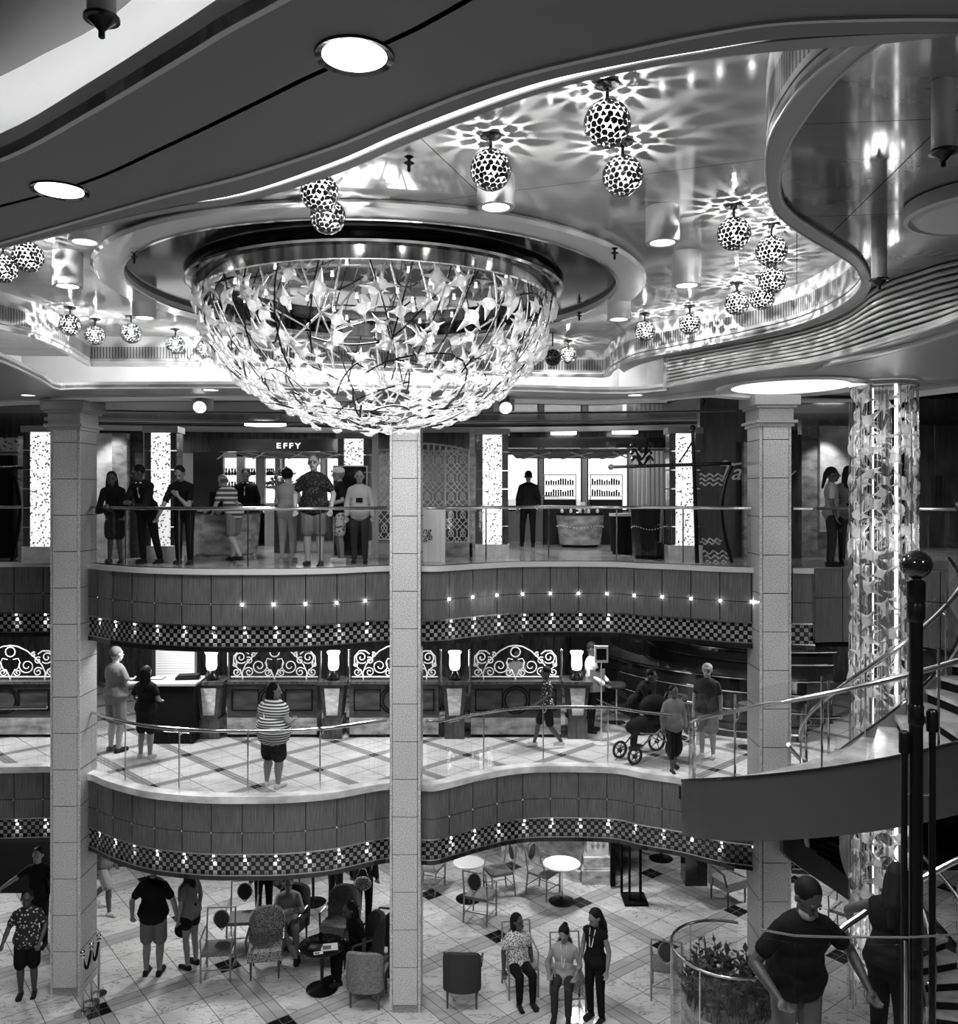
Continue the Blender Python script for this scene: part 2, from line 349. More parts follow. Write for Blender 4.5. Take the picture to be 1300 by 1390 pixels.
w = bpy.data.worlds.new('sky'); sc.world = w; w.use_nodes = True
w.node_tree.nodes['Background'].inputs[0].default_value = (1, 1, 1, 1); w.node_tree.nodes['Background'].inputs[1].default_value = 2.2
# ================================================================ THE SHELL
def P2(lst, h): return [ph(x, y, h) for x, y in lst]
SH = 1.9                                             # soffit over the photographer's side
c0 = [(-80, 345), (0, 327), (208, 267), (330, 235), (450, 196), (540, 158), (642, 118), (740, 89), (850, 64), (950, 43), (1058, 27), (1196, 21.5), (1300, 21), (1400, 24)]
c1 = [(-80, 350), (0, 332), (208, 273), (330, 242), (450, 203), (540, 166), (642, 126), (740, 97), (850, 72), (950, 51), (1058, 34), (1196, 29), (1300, 29), (1400, 32)]
c2 = [(-80, 354), (0, 336), (208, 286), (330, 262), (450, 221), (540, 182), (642, 142), (740, 110), (850, 86.5), (950, 69), (1058, 53), (1196, 46), (1300, 45), (1400, 47)]
c3 = [(-80, 354.5), (0, 336.5), (208, 287), (330, 266), (450, 228), (540, 190), (642, 151), (740, 118), (850, 91), (950, 73), (1058, 56), (1196, 47), (1300, 45.5), (1400, 47.5)]
c4 = [(-80, 356), (0, 338), (208, 293), (330, 274), (450, 239), (540, 201), (642, 160), (740, 125), (850, 98), (950, 81), (1058, 70), (1196, 60), (1300, 49), (1400, 49)]
def edge(c, h):
    q = smooth_curve([ph(x, y, h).to_2d() for x, y in c], 5); return [Vector((-13.8, q[0].y + 3.4))] + q + [Vector((11.8, q[-1].y + .1))]
hole = smooth_curve([ph(x, y, SH).to_2d() for x, y in ((-150, 262), (0, 215), (118, 152), (242, 78), (301, 41.5), (377, 0), (480, -60), (640, -190), (760, -400))], 5)
hole = [Vector((-13.8, 7.6))] + hole
e0 = edge(c0, SH)
struct('ceiling', MB().prism(e0 + [Vector((11.8, -2.4)), Vector((hole[-1].x, -2.4))] + hole[::-1], CZ + SH, CZ + SH + .06), 'soffit', False)
struct('trim_1', MB().strip(e0, edge(c1, SH - .01), CZ + SH - .012, CZ + SH + .03), 'trimlight', False)
struct('trim_2', MB().strip(edge(c1, SH + .03), edge(c2, SH + .03), CZ + SH + .03, CZ + SH + .08), 'soffit', False)
struct('trim_3', MB().strip(edge(c2, SH + .05), edge(c3, SH + .05), CZ + SH + .05, CZ + SH + .1), 'brightstrip', False)
struct('trim_4', MB().strip(edge(c3, SH + .04), edge(c4, SH + .04), CZ + SH + .04, CZ + SH + .1), 'trimgrey', False)
struct('trim_5', MB().ribbon(hole, CZ + SH - .003, CZ + SH + .14, .03), 'trimlight', False)
struct('ceiling', MB().prism([Vector((-13.8, -2.4)), Vector((hole[-1].x, -2.4))] + [p + Vector((.25, .4)) for p in hole[::-1]], CZ + 2.3, CZ + 2.36), 'white', False)
struct('trim_40', MB().ribbon([p + Vector((.25, .4)) for p in hole], CZ + SH, CZ + 2.3, .03), 'white')
g2 = smooth_curve([ph(x, y, 2.24).to_2d() for x, y in ((-200, 200), (0, 104), (60, 73), (128, 38), (190, -10), (300, -120))], 4)
struct('ceiling', MB().prism([Vector((-13.8, -2.4)), Vector((g2[-1].x, -2.4))] + g2[::-1] + [Vector((-13.8, g2[0].y + 2))], CZ + 2.24, CZ + 2.28), 'soffit', False)
# hidden lamp tube of the cove over the left opening
off = [p + Vector((.05, .1)) for p in hole[1:-6]]
t = thing('cove_light', 'bright concealed tube lighting the white cove above the upper left soffit edge', 'cove light', (off[0].x, off[0].y, CZ + SH + .1))
MB().tube([(p.x, p.y, CZ + SH + .1) for p in off], .012, 6).build('tube', emit('cove_tube_soft', 17), t)
# mirrored ceiling over the atrium and the roof slab above everything
struct('ceiling', MB().box((-13.8, 3.1, CZ + 2.42), (4.9, 15.3, CZ + 2.47)), 'mirror', False)
struct('ceiling', MB().box((-14, -2.6, CZ + 3.1), (12, 21, CZ + 3.3)), 'black', False)
# slatted fascia round the mirrored ceiling
HB = 1.965
O = [(-250, 400), (-80, 426), (0, 447), (54, 461.5), (95, 480), (122, 496), (135, 497), (240, 497), (350, 497.5), (450, 500), (600, 507), (708, 511), (800, 512), (821, 511.5), (828, 504), (838, 498), (861, 487), (907, 478), (965, 466), (1000, 459), (1069, 443), (1115, 426), (1150, 406), (1168, 386), (1166, 371), (1151, 353), (1092, 318), (1054, 287), (1041, 249), (1042, 194), (1065, 145), (1099, 104), (1144, 69), (1200, 30)]
OC = smooth_curve([ph(x, y, HB).to_2d() for x, y in O], 5)
struct('trim_6', MB().ribbon(OC, CZ + 2.26, CZ + 2.42, .05), 'trimlight')
struct('trim_7', MB().ribbon(OC, CZ + 2.08, CZ + 2.26, .04), 'slats')
struct('trim_8', MB().ribbon(OC, CZ + HB, CZ + 2.025, .06).ribbon(OC, CZ + 2.04, CZ + 2.08, .05), 'trimlight')
ti = [(1200, 30), (1144, 69), (1099, 104), (1065, 145), (1042, 194), (1041, 249), (1054, 287), (1092, 318), (1151, 353), (1166, 371), (1168, 386), (1150, 406), (1115, 426), (1069, 443), (1000, 459), (965, 466), (907, 478), (861, 487), (838, 498)]
to = [(1228, 30), (1170, 73), (1128, 112), (1092, 159), (1066, 205), (1058, 256), (1075, 287), (1127, 322), (1161, 345), (1177, 368), (1180, 389), (1160, 413), (1122, 432), (1071, 449), (1000, 465), (965, 472), (907, 483), (866, 494), (846, 504)]
TI = smooth_curve([ph(x, y, HB).to_2d() for x, y in ti], 5); TO = smooth_curve([ph(x, y, HB).to_2d() for x, y in to], 5)
struct('trim_9', MB().strip(TI, TO, CZ + HB - .012, CZ + HB + .03), mat('trim_satin_dark', .36, .3), False)
struct('trim_10', MB().tube([(p.x, p.y, CZ + HB - .012) for p in TO], .011, 6).tube([(p.x, p.y, CZ + HB - .012) for p in TI], .009, 6), 'trimlight')
# polished panel on the right, ribbed steps below it
T = [(905, 481), (1000, 464), (1071, 449), (1122, 433), (1160, 415), (1185, 392), (1208, 380), (1250, 366), (1286, 355), (1360, 342), (1450, 330)]
B = [(905, 524), (1000, 506), (1069, 496), (1110, 489), (1138, 482), (1180, 470), (1208, 461), (1240, 451), (1265, 443), (1300, 429), (1400, 385)]
TC = smooth_curve([ph(x, y, 1.98).to_2d() for x, y in T], 5); BC = smooth_curve([ph(x, y, 1.53).to_2d() for x, y in B], 5)
to_near = smooth_curve([ph(x, y, 1.98).to_2d() for x, y in to[:11]], 5)
struct('ceiling', MB().prism(to_near + TC[25:] + [Vector((11.8, TC[-1].y)), Vector((11.8, 2.6)), Vector((to_near[0].x, 2.6))], CZ + 1.98, CZ + 2.03), 'panelmirror', False)
rb = MB(); rg_ = MB(); N = 9; HT = .45
for k in range(N):
    a = [t_.lerp(b_, k / N) for t_, b_ in zip(TC, BC)]; b = [t_.lerp(b_, (k + 1) / N) for t_, b_ in zip(TC, BC)]; z1 = CZ + 1.98 - HT * k / N; z0 = z1 - HT / N
    m_ = [t_.lerp(b_, .5) for t_, b_ in zip(a, b)]
    rb.tube([(p.x, p.y, (z0 + z1) / 2 + .004) for p in m_], .019, 6)
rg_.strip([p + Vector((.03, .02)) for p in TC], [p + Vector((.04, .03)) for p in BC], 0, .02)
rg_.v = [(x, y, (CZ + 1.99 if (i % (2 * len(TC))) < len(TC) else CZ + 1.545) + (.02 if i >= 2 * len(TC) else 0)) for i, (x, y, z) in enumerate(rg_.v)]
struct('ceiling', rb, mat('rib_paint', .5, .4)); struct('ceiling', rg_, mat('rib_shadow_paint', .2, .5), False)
struct('trim_11', MB().tube([(p.x, p.y, CZ + 1.53) for p in BC], .028, 6), 'trimlight')
struct('trim_12', MB().ribbon([BC[0], TC[0] + Vector((.01, .02))], CZ + 1.5, CZ + 1.98, .05), 'trimgrey', False)
lo = [(905, 527), (895, 541), (940, 545), (1028, 548), (1150, 541), (1231, 536), (1300, 529), (1420, 515)]
LR = [ph(x, y, 1.5).to_2d() for x, y in lo[1:]]
struct('ceiling', MB().prism([p for p in BC] + [Vector((11.8, 6.2)), Vector((11.8, 13.4))] + LR[::-1], CZ + 1.5, CZ + 1.53), 'trimgrey', False)
q = smooth_curve([ph(x, y, 1.48).to_2d() for x, y in ((1128, 491), (1160, 484), (1208, 474), (1260, 460), (1310, 444), (1420, 410))], 4)
struct('trim_13', MB().strip(q, [p + Vector((.03, .32)) for p in q], CZ + 1.46, CZ + 1.5).strip([p + Vector((.05, .6)) for p in q], [p + Vector((.06, .68)) for p in q], CZ + 1.47, CZ + 1.5), 'trimlight', False)
q = smooth_curve([ph(x, y, 1.46).to_2d() for x, y in ((895, 541), (960, 534), (1000, 536), (1069, 541), (1150, 541), (1231, 536), (1300, 528), (1420, 515))], 4)
struct('trim_14', MB().strip(q, [p + Vector((0, .3)) for p in q], CZ + 1.43, CZ + 1.5), 'white', False)
# lip, cove and white cove wall along the far side
Lf = [(-60, 470), (0, 488), (54, 513), (78, 526.5), (120, 526), (350, 525), (500, 526), (700, 529), (800, 532), (860, 532), (905, 528)]
Lb = [(-60, 549), (0, 543), (54, 541), (78, 539), (120, 537), (350, 535), (500, 537), (700, 539), (800, 541), (860, 539), (905, 538)]
Lc = [(x, y + 6) for x, y in Lb]
LF, LB, LC = ([ph(x, y, 1.49).to_2d() for x, y in s_] for s_ in (Lf, Lb, Lc))
LF, LB, LC = (smooth_curve(s_, 5) for s_ in (LF, LB, LC))
struct('ceiling', MB().strip(LF, LB, CZ + 1.49, CZ + 1.53), 'trimgrey', False)
struct('trim_15', MB().ribbon(LF, CZ + 1.47, CZ + 1.57, .04), 'trimlight')
struct('trim_16', MB().strip(LB, LC, CZ + 1.46, CZ + 1.53), 'white', False)
struct('ceiling', MB().strip(LB, [Vector((p.x, 18.4)) for p in LB], CZ + 1.54, CZ + 1.6), 'white', False)
struct('ceiling', MB().box((-13.8, 9, CZ + 1.54), (LB[0].x, 18.4, CZ + 1.6)), 'white', False)
struct('wall_cove', MB().ribbon([(-13.8, 9.5), (-9.5, 14.2), (-8, 15.2), (2.5, 15.5), (2.9, 15.0), (3.0, 13.1)], CZ + 1.6, CZ + 3.1, .1), 'white', False)
OT = [p + Vector((-(b.y - a.y), b.x - a.x)).normalized() * .2 for a, p, b in zip(OC, OC[1:], OC[2:])]
t = thing('cove_light', 'long concealed tube glowing in the white cove beyond the glass dome', 'cove light', (-8.5, 14.0, CZ + 2.2))
MB().tube([(p.x, p.y, CZ + 2.16) for p in OT if p.y > 10.6 and p.x < 2.1], .03, 6).build('tube', M['cove'], t)
# dark ceilings of the three galleries
dc = LC + [Vector((3.2, 13.05)), Vector((4.4, 12.95)), Vector((5.6, 13.2)), Vector((11.9, 13.2)), Vector((11.9, 20.6)), Vector((-13.9, 20.6)), Vector((-13.9, 13.4))]
struct('ceiling', MB().prism(dc, CZ + 1.45, CZ + 1.5), 'darkgloss', False)
def arc_at(h, y0, sag, x0, x1): return [ph(x0 + (x1 - x0) * i / 24, y0 + sag * (abs(i / 12 - 1) ** 2), h) for i in range(25)]
struct('trim_17', MB().tube(arc_at(1.44, 574, -5, 60, 960), .02, 6), 'trimlight')
struct('trim_18', MB().tube(arc_at(1.44, 562, -4, 130, 1000), .012, 6), 'trimgrey')
struct('ceiling', MB().strip(arc_at(1.43, 580, -5, 60, 960), arc_at(1.43, 587, -5, 60, 960), CZ + 1.42, CZ + 1.44), 'trimgrey', False)

# deck edges ------------------------------------------------------
Epx = [(-250, 1048), (-100, 1048), (0, 1048), (70, 1047), (90, 1052), (107, 1057), (125, 1058), (150, 1068), (200, 1081), (270, 1088), (340, 1089), (390, 1088), (450, 1083), (500, 1074), (530, 1070), (572, 1072), (597, 1071), (650, 1058), (700, 1049), (750, 1046.5), (830, 1048), (870, 1055), (924, 1063), (975, 1073), (1028, 1079), (1060, 1081), (1084, 1082), (1106, 1083)]
Epl = [ph(x, y, -4.52).to_2d() for x, y in Epx]
def E(a, b, n=5, dy=0.0):                                   # the stretch of the edge between two pixel columns
    q = [p for p in smooth_curve(Epl, n)]; out = []
    for p in q:
        px = 650 + F * p.x / p.y
        if a - .5 <= px <= b + .5: out.append(Vector((p.x, p.y + dy)))
    return out
PX = (5.4, 11.6)                                            # axis of the glass column and the spiral stair
EA = E(-260, 1110) + [Vector((PX[0] + 1.4 * math.cos(math.radians(a)), PX[1] + 1.4 * math.sin(math.radians(a)))) for a in range(96, -6, -12)] + [Vector((11.9, 11.4))]
EB = E(-260, 1110) + [Vector((11.9, 12.9))]
for nm, ed, z, fm in (('floor', EA, ZA, 'floorA'), ('floor', EB, ZB, 'floorB')):
    ed = [Vector((-13.9, ed[0].y))] + [p + Vector((0, .05)) for p in ed]
    struct(nm, MB().prism(ed + [Vector((11.9, 20.6)), Vector((-13.9, 20.6))], z - .1, z), fm, False)
    struct('ceiling', MB().prism([p + Vector((0, .5)) for p in ed] + [Vector((11.9, 20.6)), Vector((-13.9, 20.6))], z - .75, z - .6), 'black', False)
    struct('ceiling', MB().strip([p + Vector((0, .08)) for p in ed], [p + Vector((0, .7)) for p in ed], z - 1.2, z - 1.15), 'black', False)
    struct('ceiling', MB().ribbon([p + Vector((0, .7)) for p in ed], z - 1.2, z - .6, .03), 'black', False)
struct('floor', MB().box((-14, -2.6, -.1), (12, 21, 0)), 'floorC', False)
n = 19
for z in (ZA, ZB):
    last = 1110
    for a, b in ((-260, 70), (104, 530), (570, 1030), (1072, last)):
        e = E(a, b)
        struct(f'trim_{n}', MB().ribbon([p - Vector((0, .04)) for p in e], z - .08, z + (.02 if z == ZB else .0), .2), 'marblelit' if z == ZB else 'trimlight'); n += 1
        struct(f'trim_{n}', MB().ribbon(e, z - .82, z - .08, .05), 'wood'); n += 1
        struct(f'trim_{n}', MB().ribbon([p + Vector((0, .05)) for p in e], z - 1.135, z - .84, .03), 'checker'); n += 1
        struct(f'trim_{n}', MB().ribbon([p - Vector((0, .01)) for p in e], z - .845, z - .82, .07).ribbon([p - Vector((0, .01)) for p in e], z - 1.15, z - 1.135, .1), 'steel'); n += 1
        struct(f'trim_{n}', MB().ribbon([p + Vector((0, .0)) for p in e], z - 1.22, z - 1.15, .1), 'darkgloss'); n += 1
        # studs on the panel joints and small lamps over the mosaic
        L = 0; nxt = .46; prev = e[0]; idx = 0
        for p in e[1:]:
            d = (p - prev).length
            while L + d >= nxt:
                k = (nxt - L) / d; s_ = prev.lerp(p, k); px = 650 + F * s_.x / s_.y; zz = z - .52
                if -20 < px < 1120:
                    lit = z == ZA and px > 300
                    if px < 915 or z == ZA:
                        o = MB().ell((0, 0, 0), (.017, .012, .017), 8, 6).build('fascia_stud', M['dot'] if lit else M['chrome'], None, world=False); o.location = (s_.x, s_.y - .012, zz)
                        if lit: tag(o, 'tiny glowing stud light on the wood fascia of the upper gallery', 'stud light', 'glowing studs on the upper fascia')
                        else: tag(o, 'small unlit metal stud on the %s gallery wood fascia' % ('upper' if z == ZA else 'lower'), 'stud', 'metal studs on the %s fascia' % ('upper' if z == ZA else 'lower'))
                    if (z == ZA and px < 850) or (z == ZB and px < 1030):
                        o = MB().cyl((0, 0, 0), (0, 0, .03), .018, .012, 8).build('mosaic_spotlight', M['lens'], None, world=False); o.location = (s_.x + .03, s_.y + .01, z - .875)
                        tag(o, 'tiny spotlight grazing the checkered mosaic band of the %s gallery' % ('upper' if z == ZA else 'lower'), 'spotlight', 'mosaic spotlights of the %s gallery' % ('upper' if z == ZA else 'lower'))
                        lamp('SPOT', (s_.x + .03, s_.y + .012, z - .888), 7, .006, (math.radians(24), 0, 0), spot=1.0, blend=.9)
                nxt += .46
            L += d; prev = p
struct('ceiling', MB().prism([Vector(p) for p in ((3.05, 13.3), (3.15, 12.9), (4.62, 12.05), (4.9, 12.6), (5.0, 13.2))], ZB - .2, ZB), 'floorB', False)
arcv = [Vector((PX[0] + 1.4 * math.cos(math.radians(a)), PX[1] + 1.4 * math.sin(math.radians(a)))) for a in range(108, -6, -6)]
struct(f'trim_{n}', MB().ribbon(arcv, ZA - 1.1, ZA + .0, -.04), 'wood'); n += 1
# walls
xx_ = lambda p: (p - 650) * 20.5 / F
gy = 20.6; wm = 'wallwood'
wins = [(384, 436), (442, 463), (676, 731), (737, 790), (797, 853), (863, 884)]
top, bot = CZ + (H0 - 615) * gy / F, CZ + (H0 - 694) * gy / F
xs = [((a - 650) * gy / F, (b - 650) * gy / F) for a, b in wins]
struct('wall_back', MB().box((-14, gy, -.1), (12, gy + .2, bot)).box((-14, gy, top), (12, gy + .2, CZ + 3.1)), 'darkwood', False)
struct('wall_back', MB().box((xx_(684), gy - .06, ZA), (xx_(912), gy - .01, bot)), 'trimgrey', False)
x = -14; wl = MB()
for a, b in xs: wl.box((x, gy, bot), (a, gy + .2, top)); x = b
wl.box((x, gy, bot), (12, gy + .2, top)); struct('wall_back', wl, 'trimgrey', False)
for i, (a, b) in enumerate(xs):
    o = struct(f'window_{i+1}', MB().box((a, gy + .08, bot), (b, gy + .1, top)), 'windowglass', False)
    f = MB()
    for u0, v0, u1, v1 in ((a, bot, a + .03, top), (b - .03, bot, b, top), (a, bot, b, bot + .04), (a, top - .04, b, top)): f.box((u0, gy + .02, v0), (u1, gy + .14, v1))
    f.build('window_frame', M['darkmetal'], o)
struct('wall_left', MB().box((-14.1, -2.6, -.1), (-13.9, 21, CZ + 3.2)), 'darkwood', False)
struct('wall_right', MB().box((11.9, -2.6, -.1), (12.1, 21, CZ + 3.2)), 'darkwood', False)
struct('wall_front', MB().box((-14, -2.6, -.1), (12, -2.4, CZ + 3.2)), 'soffit', False)
hl = MB()
for cx, r, hh in ((3.0, 9, 3.2), (14, 16, 6.5), (-14, 14, 3), (30, 14, 8)): hl.lathe([(r, -8), (r * .85, hh * .3), (r * .5, hh * .8), (.01, hh)], (cx * 2.2, 90, CZ - 3.2), 24)
tag(hl.build('hill', M['hill']), 'pale distant hillside seen through the far windows', 'hill', kind='structure')
# pillars ---------------------------------------------------------
def pillar(px, Z, label):
    xc = (px - 650) * Z / F; w = .23; d = .62
    t = thing('pillar', label, 'pillar', (xc, Z, 0), 'granite atrium pillars')
    del t['group']
    sh = MB()
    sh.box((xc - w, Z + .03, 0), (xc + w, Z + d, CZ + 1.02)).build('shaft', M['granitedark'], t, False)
    fp = MB(); jt = MB(); z = .13
    pan = MB()
    while z < CZ + 1.0:
        z1 = min(z + .565, CZ + 1.02); pan.box((xc - w + .05, Z, z + .006), (xc + w - .05, Z + .05, z1 - .006)); 
        jt.box((xc - w - .002, Z + .028, z - .006), (xc + w + .002, Z + d + .002, z + .004)); z = z1
    pan.box((xc - w - .001, Z + .022, 0), (xc - w + .035, Z + .04, CZ + 1.02)).box((xc + w - .035, Z + .022, 0), (xc + w + .001, Z + .04, CZ + 1.02))
    pan.build('face_panel', M['granite'], t, False); jt.build('joint_line', M['joint'], t, False)
    cp = MB(); cp.box((xc - w - .03, Z - .03, CZ + 1.0), (xc + w + .03, Z + d + .03, CZ + 1.05)).box((xc - w - .07, Z - .07, CZ + 1.05), (xc + w + .07, Z + d + .07, CZ + 1.09))
    cp.box((xc - w - .02, Z - .02, CZ + 1.09), (xc + w + .02, Z + d + .02, CZ + 1.27)).box((xc - w - .06, Z - .06, CZ + 1.27), (xc + w + .06, Z + d + .06, CZ + 1.31)).box((xc - w - .1, Z - .1, CZ + 1.31), (xc + w + .1, Z + d + .1, CZ + 1.45))
    cp.build('capital', M['granitecap'], t, False)
    return t
pillar(87.5, 13.5, 'tall speckled granite pillar left, beside the woman in the short dress')
pillar(549.5, 13.05, 'tall speckled granite pillar rising directly below the glass dome')
pillar(1053, 12.75, 'tall speckled granite pillar right, nearest the crystal column')
# balustrades -----------------------------------------------------
def balustrade(curve, z, hgt, label, posts=1.25, rr=.026, name='glass_balustrade', curl=False, zf=None, th=.012):
    c3 = [Vector((p[0], p[1], zf(i) if zf else z)) for i, p in enumerate(curve)]
    t = thing(name, label, 'balustrade', c3[0])
    MB().tube([p + Vector((0, 0, hgt)) for p in c3], rr, 10).build('handrail', M['brass'], t)
    L = 0; marks = [0]
    tot = sum((b - a).length for a, b in zip(c3, c3[1:])); npan = max(1, round(tot / posts)); cum = [0]
    for a, b in zip(c3, c3[1:]): cum.append(cum[-1] + (b - a).length)
    for k in range(npan):
        s0, s1 = tot * k / npan + .012, tot * (k + 1) / npan - .012
        pts = []
        for i, p in enumerate(c3):
            if s0 < cum[i] < s1: pts.append(p)
        def at(s):
            for i in range(len(cum) - 1):
                if cum[i + 1] >= s: return c3[i].lerp(c3[i + 1], (s - cum[i]) / max(1e-6, cum[i + 1] - cum[i]))
            return c3[-1]
        pts = [at(s0)] + pts + [at(s1)]; g = MB()
        for a, b in zip(pts, pts[1:]):
            d = (b - a); d.z = 0; nn = Vector((-d.y, d.x, 0)).normalized() * th / 2
            vs = [a - nn, b - nn, b + nn, a + nn]; vs = [v + Vector((0, 0, .03)) for v in vs] + [v + Vector((0, 0, hgt - .05)) for v in vs]
            g.add(vs, [(0, 3, 2, 1), (4, 5, 6, 7), (0, 1, 5, 4), (1, 2, 6, 5), (2, 3, 7, 6), (3, 0, 4, 7)])
        g.build('glass_panel', M['glass'], t, False)
        if k:
            p = at(tot * k / npan); o = MB().cyl(p + Vector((0, 0, 0)), p + Vector((0, 0, hgt - .02)), .011, .011, 8)
            if curl and k % 2 == 0: o.tube([p + Vector((math.cos(a) * .05, -.03, hgt - .03 + .05 * math.sin(a))) for a in [x * .5 for x in range(-3, 7)]], .01, 6)
            o.build('post', M['chrome'], t)
    return t
SEG = ((-260, 64, 'left of the left pillar'), (108, 526, 'bulging between the left and middle pillars'), (574, 1028, 'curving inward between the middle and right pillars'), (1078, 1110, 'just right of the right pillar'))
for a, b, l in SEG:
    balustrade(E(a, b, 5, .1), ZA + .02, .87, 'upper gallery glass balustrade ' + l, 1.1)
for a, b, l in SEG[:3]:
    balustrade(E(a, b if b < 1000 else 922, 5, .1), ZB + .02, .93, 'lower gallery glass balustrade ' + l, 1.1, curl=True)
balustrade([Vector((PX[0] + 1.42 * math.cos(math.radians(a)), PX[1] + 1.42 * math.sin(math.radians(a)))) for a in range(104, 20, -8)], ZA + .02, .87, 'upper gallery glass balustrade curving behind the crystal column', 1.2)
# ================================================================ CEILING FIXTURES
DC = Vector((-1.17, 10.1))                                  # axis of the dome chandelier
t = thing('ceiling_ring', 'wide flat pale ring framing a dark polished disc round the glass dome', 'ceiling ring', (DC.x, DC.y, CZ + 2.33))
MB().lathe([(2.76, CZ + 2.34), (3.03, CZ + 2.34), (3.06, CZ + 2.37), (3.03, CZ + 2.40), (3.0, CZ + 2.418), (2.74, CZ + 2.418), (2.74, CZ + 2.36), (2.76, CZ + 2.34)], (DC.x, DC.y, 0), 96).build('ring_band', M['trimlight'], t)
MB().lathe([(2.735, CZ + 2.325), (2.765, CZ + 2.325), (2.765, CZ + 2.345), (2.735, CZ + 2.345), (2.735, CZ + 2.325)], (DC.x, DC.y, 0), 96).build('inner_bead', M['chrome'], t)
MB().lathe([(2.0, CZ + 2.405), (2.74, CZ + 2.405), (2.74, CZ + 2.415), (2.0, CZ + 2.415), (2.0, CZ + 2.405)], (DC.x, DC.y, 0), 96).build('dark_disc', M['blackmirror'], t)
ch = thing('dome_chandelier', 'giant bowl chandelier of glass stars and bent rods under a dark metal drum', 'chandelier', (DC.x, DC.y, CZ + 2.19))
MB().lathe([(2.05, CZ + 2.19), (2.07, CZ + 2.31), (2.13, CZ + 2.33), (2.13, CZ + 2.36), (2.09, CZ + 2.38), (2.09, CZ + 2.41), (2.0, CZ + 2.41), (1.98, CZ + 2.2), (2.05, CZ + 2.19)], (DC.x, DC.y, 0), 96).build('drum', M['drummetal'], ch)
MB().lathe([(2.125, CZ + 2.325), (2.145, CZ + 2.345), (2.125, CZ + 2.365), (2.105, CZ + 2.345), (2.125, CZ + 2.325)], (DC.x, DC.y, 0), 96).build('rim_bead', M['chrome'], ch)
MB().lathe([(0.001, CZ + 2.37), (1.99, CZ + 2.37), (1.99, CZ + 2.4), (.001, CZ + 2.4)], (DC.x, DC.y, 0), 64).build('mirror_plate', mat('smoked_mirror', .006, .03, 0, .22), ch)
R.seed(11)
for k in range(34):
    a = k * 2.399; r = 1.85 * math.sqrt((k + .5) / 34)
    c = Vector((DC.x + r * math.cos(a), DC.y + r * math.sin(a), CZ + 2.34))
    MB().cyl(c, c + Vector((0, 0, .03)), .018, .014, 14).build('lamp_lens', M['lens'], ch)
def star(size, seed, arms=4, thick=.2):                    # a puffed glass star in the xy plane, facing -z
    rr = random.Random(seed); n = arms * 4; pts = []; inner = []
    tw = rr.random() * 2 * PI
    for i in range(n):
        a = tw + 2 * PI * i / n + (rr.random() - .5) * .08
        k = i % 4; r = (1.0 if k == 0 else .36 if k == 2 else .42) * size * .5
        if k == 0: r *= .85 + rr.random() * .5
        zc = -.14 * size if k == 0 else 0
        pts.append(Vector((r * math.cos(a), r * math.sin(a), zc * (rr.random() + .3))))
        inner.append((math.cos(a) * size * .2, math.sin(a) * size * .2))
    vs = []; t_ = size * thick
    vs += [p + Vector((0, 0, .004)) for p in pts]; vs += [Vector((x, y, t_ * .55)) for x, y in inner]; vs.append(Vector((0, 0, t_ * .35)))
    vs += [p - Vector((0, 0, .004)) for p in pts]; vs += [Vector((x, y, -t_ * .55)) for x, y in inner]; vs.append(Vector((0, 0, -t_ * .7)))
    o = 2 * n + 1; fs = []
    for i in range(n):
        j = (i + 1) % n
        fs += [(i, j, n + j, n + i), (n + i, n + j, 2 * n), (o + j, o + i, o + n + i, o + n + j), (o + n + j, o + n + i, o + 2 * n), (j, i, o + i, o + j)]
    return vs, fs
STARS = []
for k in range(8):
    mb = MB(); mb.add(*star(1.0, 50 + k)); STARS.append(mb)
def frame(nrm, spin):
    z = nrm.normalized(); x = z.orthogonal().normalized(); y = z.cross(x); m = Matrix((x, y, z)).transposed(); return m @ Matrix.Rotation(spin, 3, 'Z')
SM = [s.mesh('crystal_star', M['crystal']) for s in STARS]; SW = [s.mesh('crystal_star', M['crystalw']) for s in STARS]
def bowl(phi, th):                                          # th: 0 at the bottom, pi/2 at the rim
    a, b = 2.03, 1.47; s = math.sin(th); c = math.cos(th)
    p = Vector((a * s * math.cos(phi), a * s * math.sin(phi), -b * c)); nn = Vector((p.x / a ** 2, p.y / a ** 2, p.z / b ** 2)).normalized()
    return p, nn
items = []
K = 290
for k in range(K):
    u = (k + .5) / K; th = math.acos(1 - u * .97) if u < 1 else PI / 2
    phi = k * 2.39996 + (R.random() - .5) * .25; th += (R.random() - .5) * .07
    p, nn = bowl(phi, min(th, 1.52)); size = (.16 + .14 * u) * (.8 + R.random() * .5)
    if R.random() < .12 * u: continue
    items.append((p + nn * (R.random() - .5) * .08, nn, size))
items.sort(key=lambda i: -i[2] / (DC.y + i[0].y) + (.03 if i[0].y > .3 and i[0].z > -.7 else 0) * 0)
rest = MB()
for i, (p, nn, size) in enumerate(items):
    m = frame((nn + Vector((R.random() - .5, R.random() - .5, R.random() - .5)) * .5), R.random() * 6)
    if i < 100:
        o = bpy.data.objects.new('glass_star', SM[i % 8]); C.objects.link(o); o.parent = ch
        o.matrix_local = Matrix.Translation(p) @ (m.to_4x4() @ Matrix.Scale(size, 4))
    else:
        s = STARS[i % 8]; rest.add([m @ (Vector(v) * size) + p for v in s.v], s.f)
tag(rest.build('glass_star_cluster', M['crystal'], ch, world=False), kind='stuff')
wr = MB(); wd = MB()
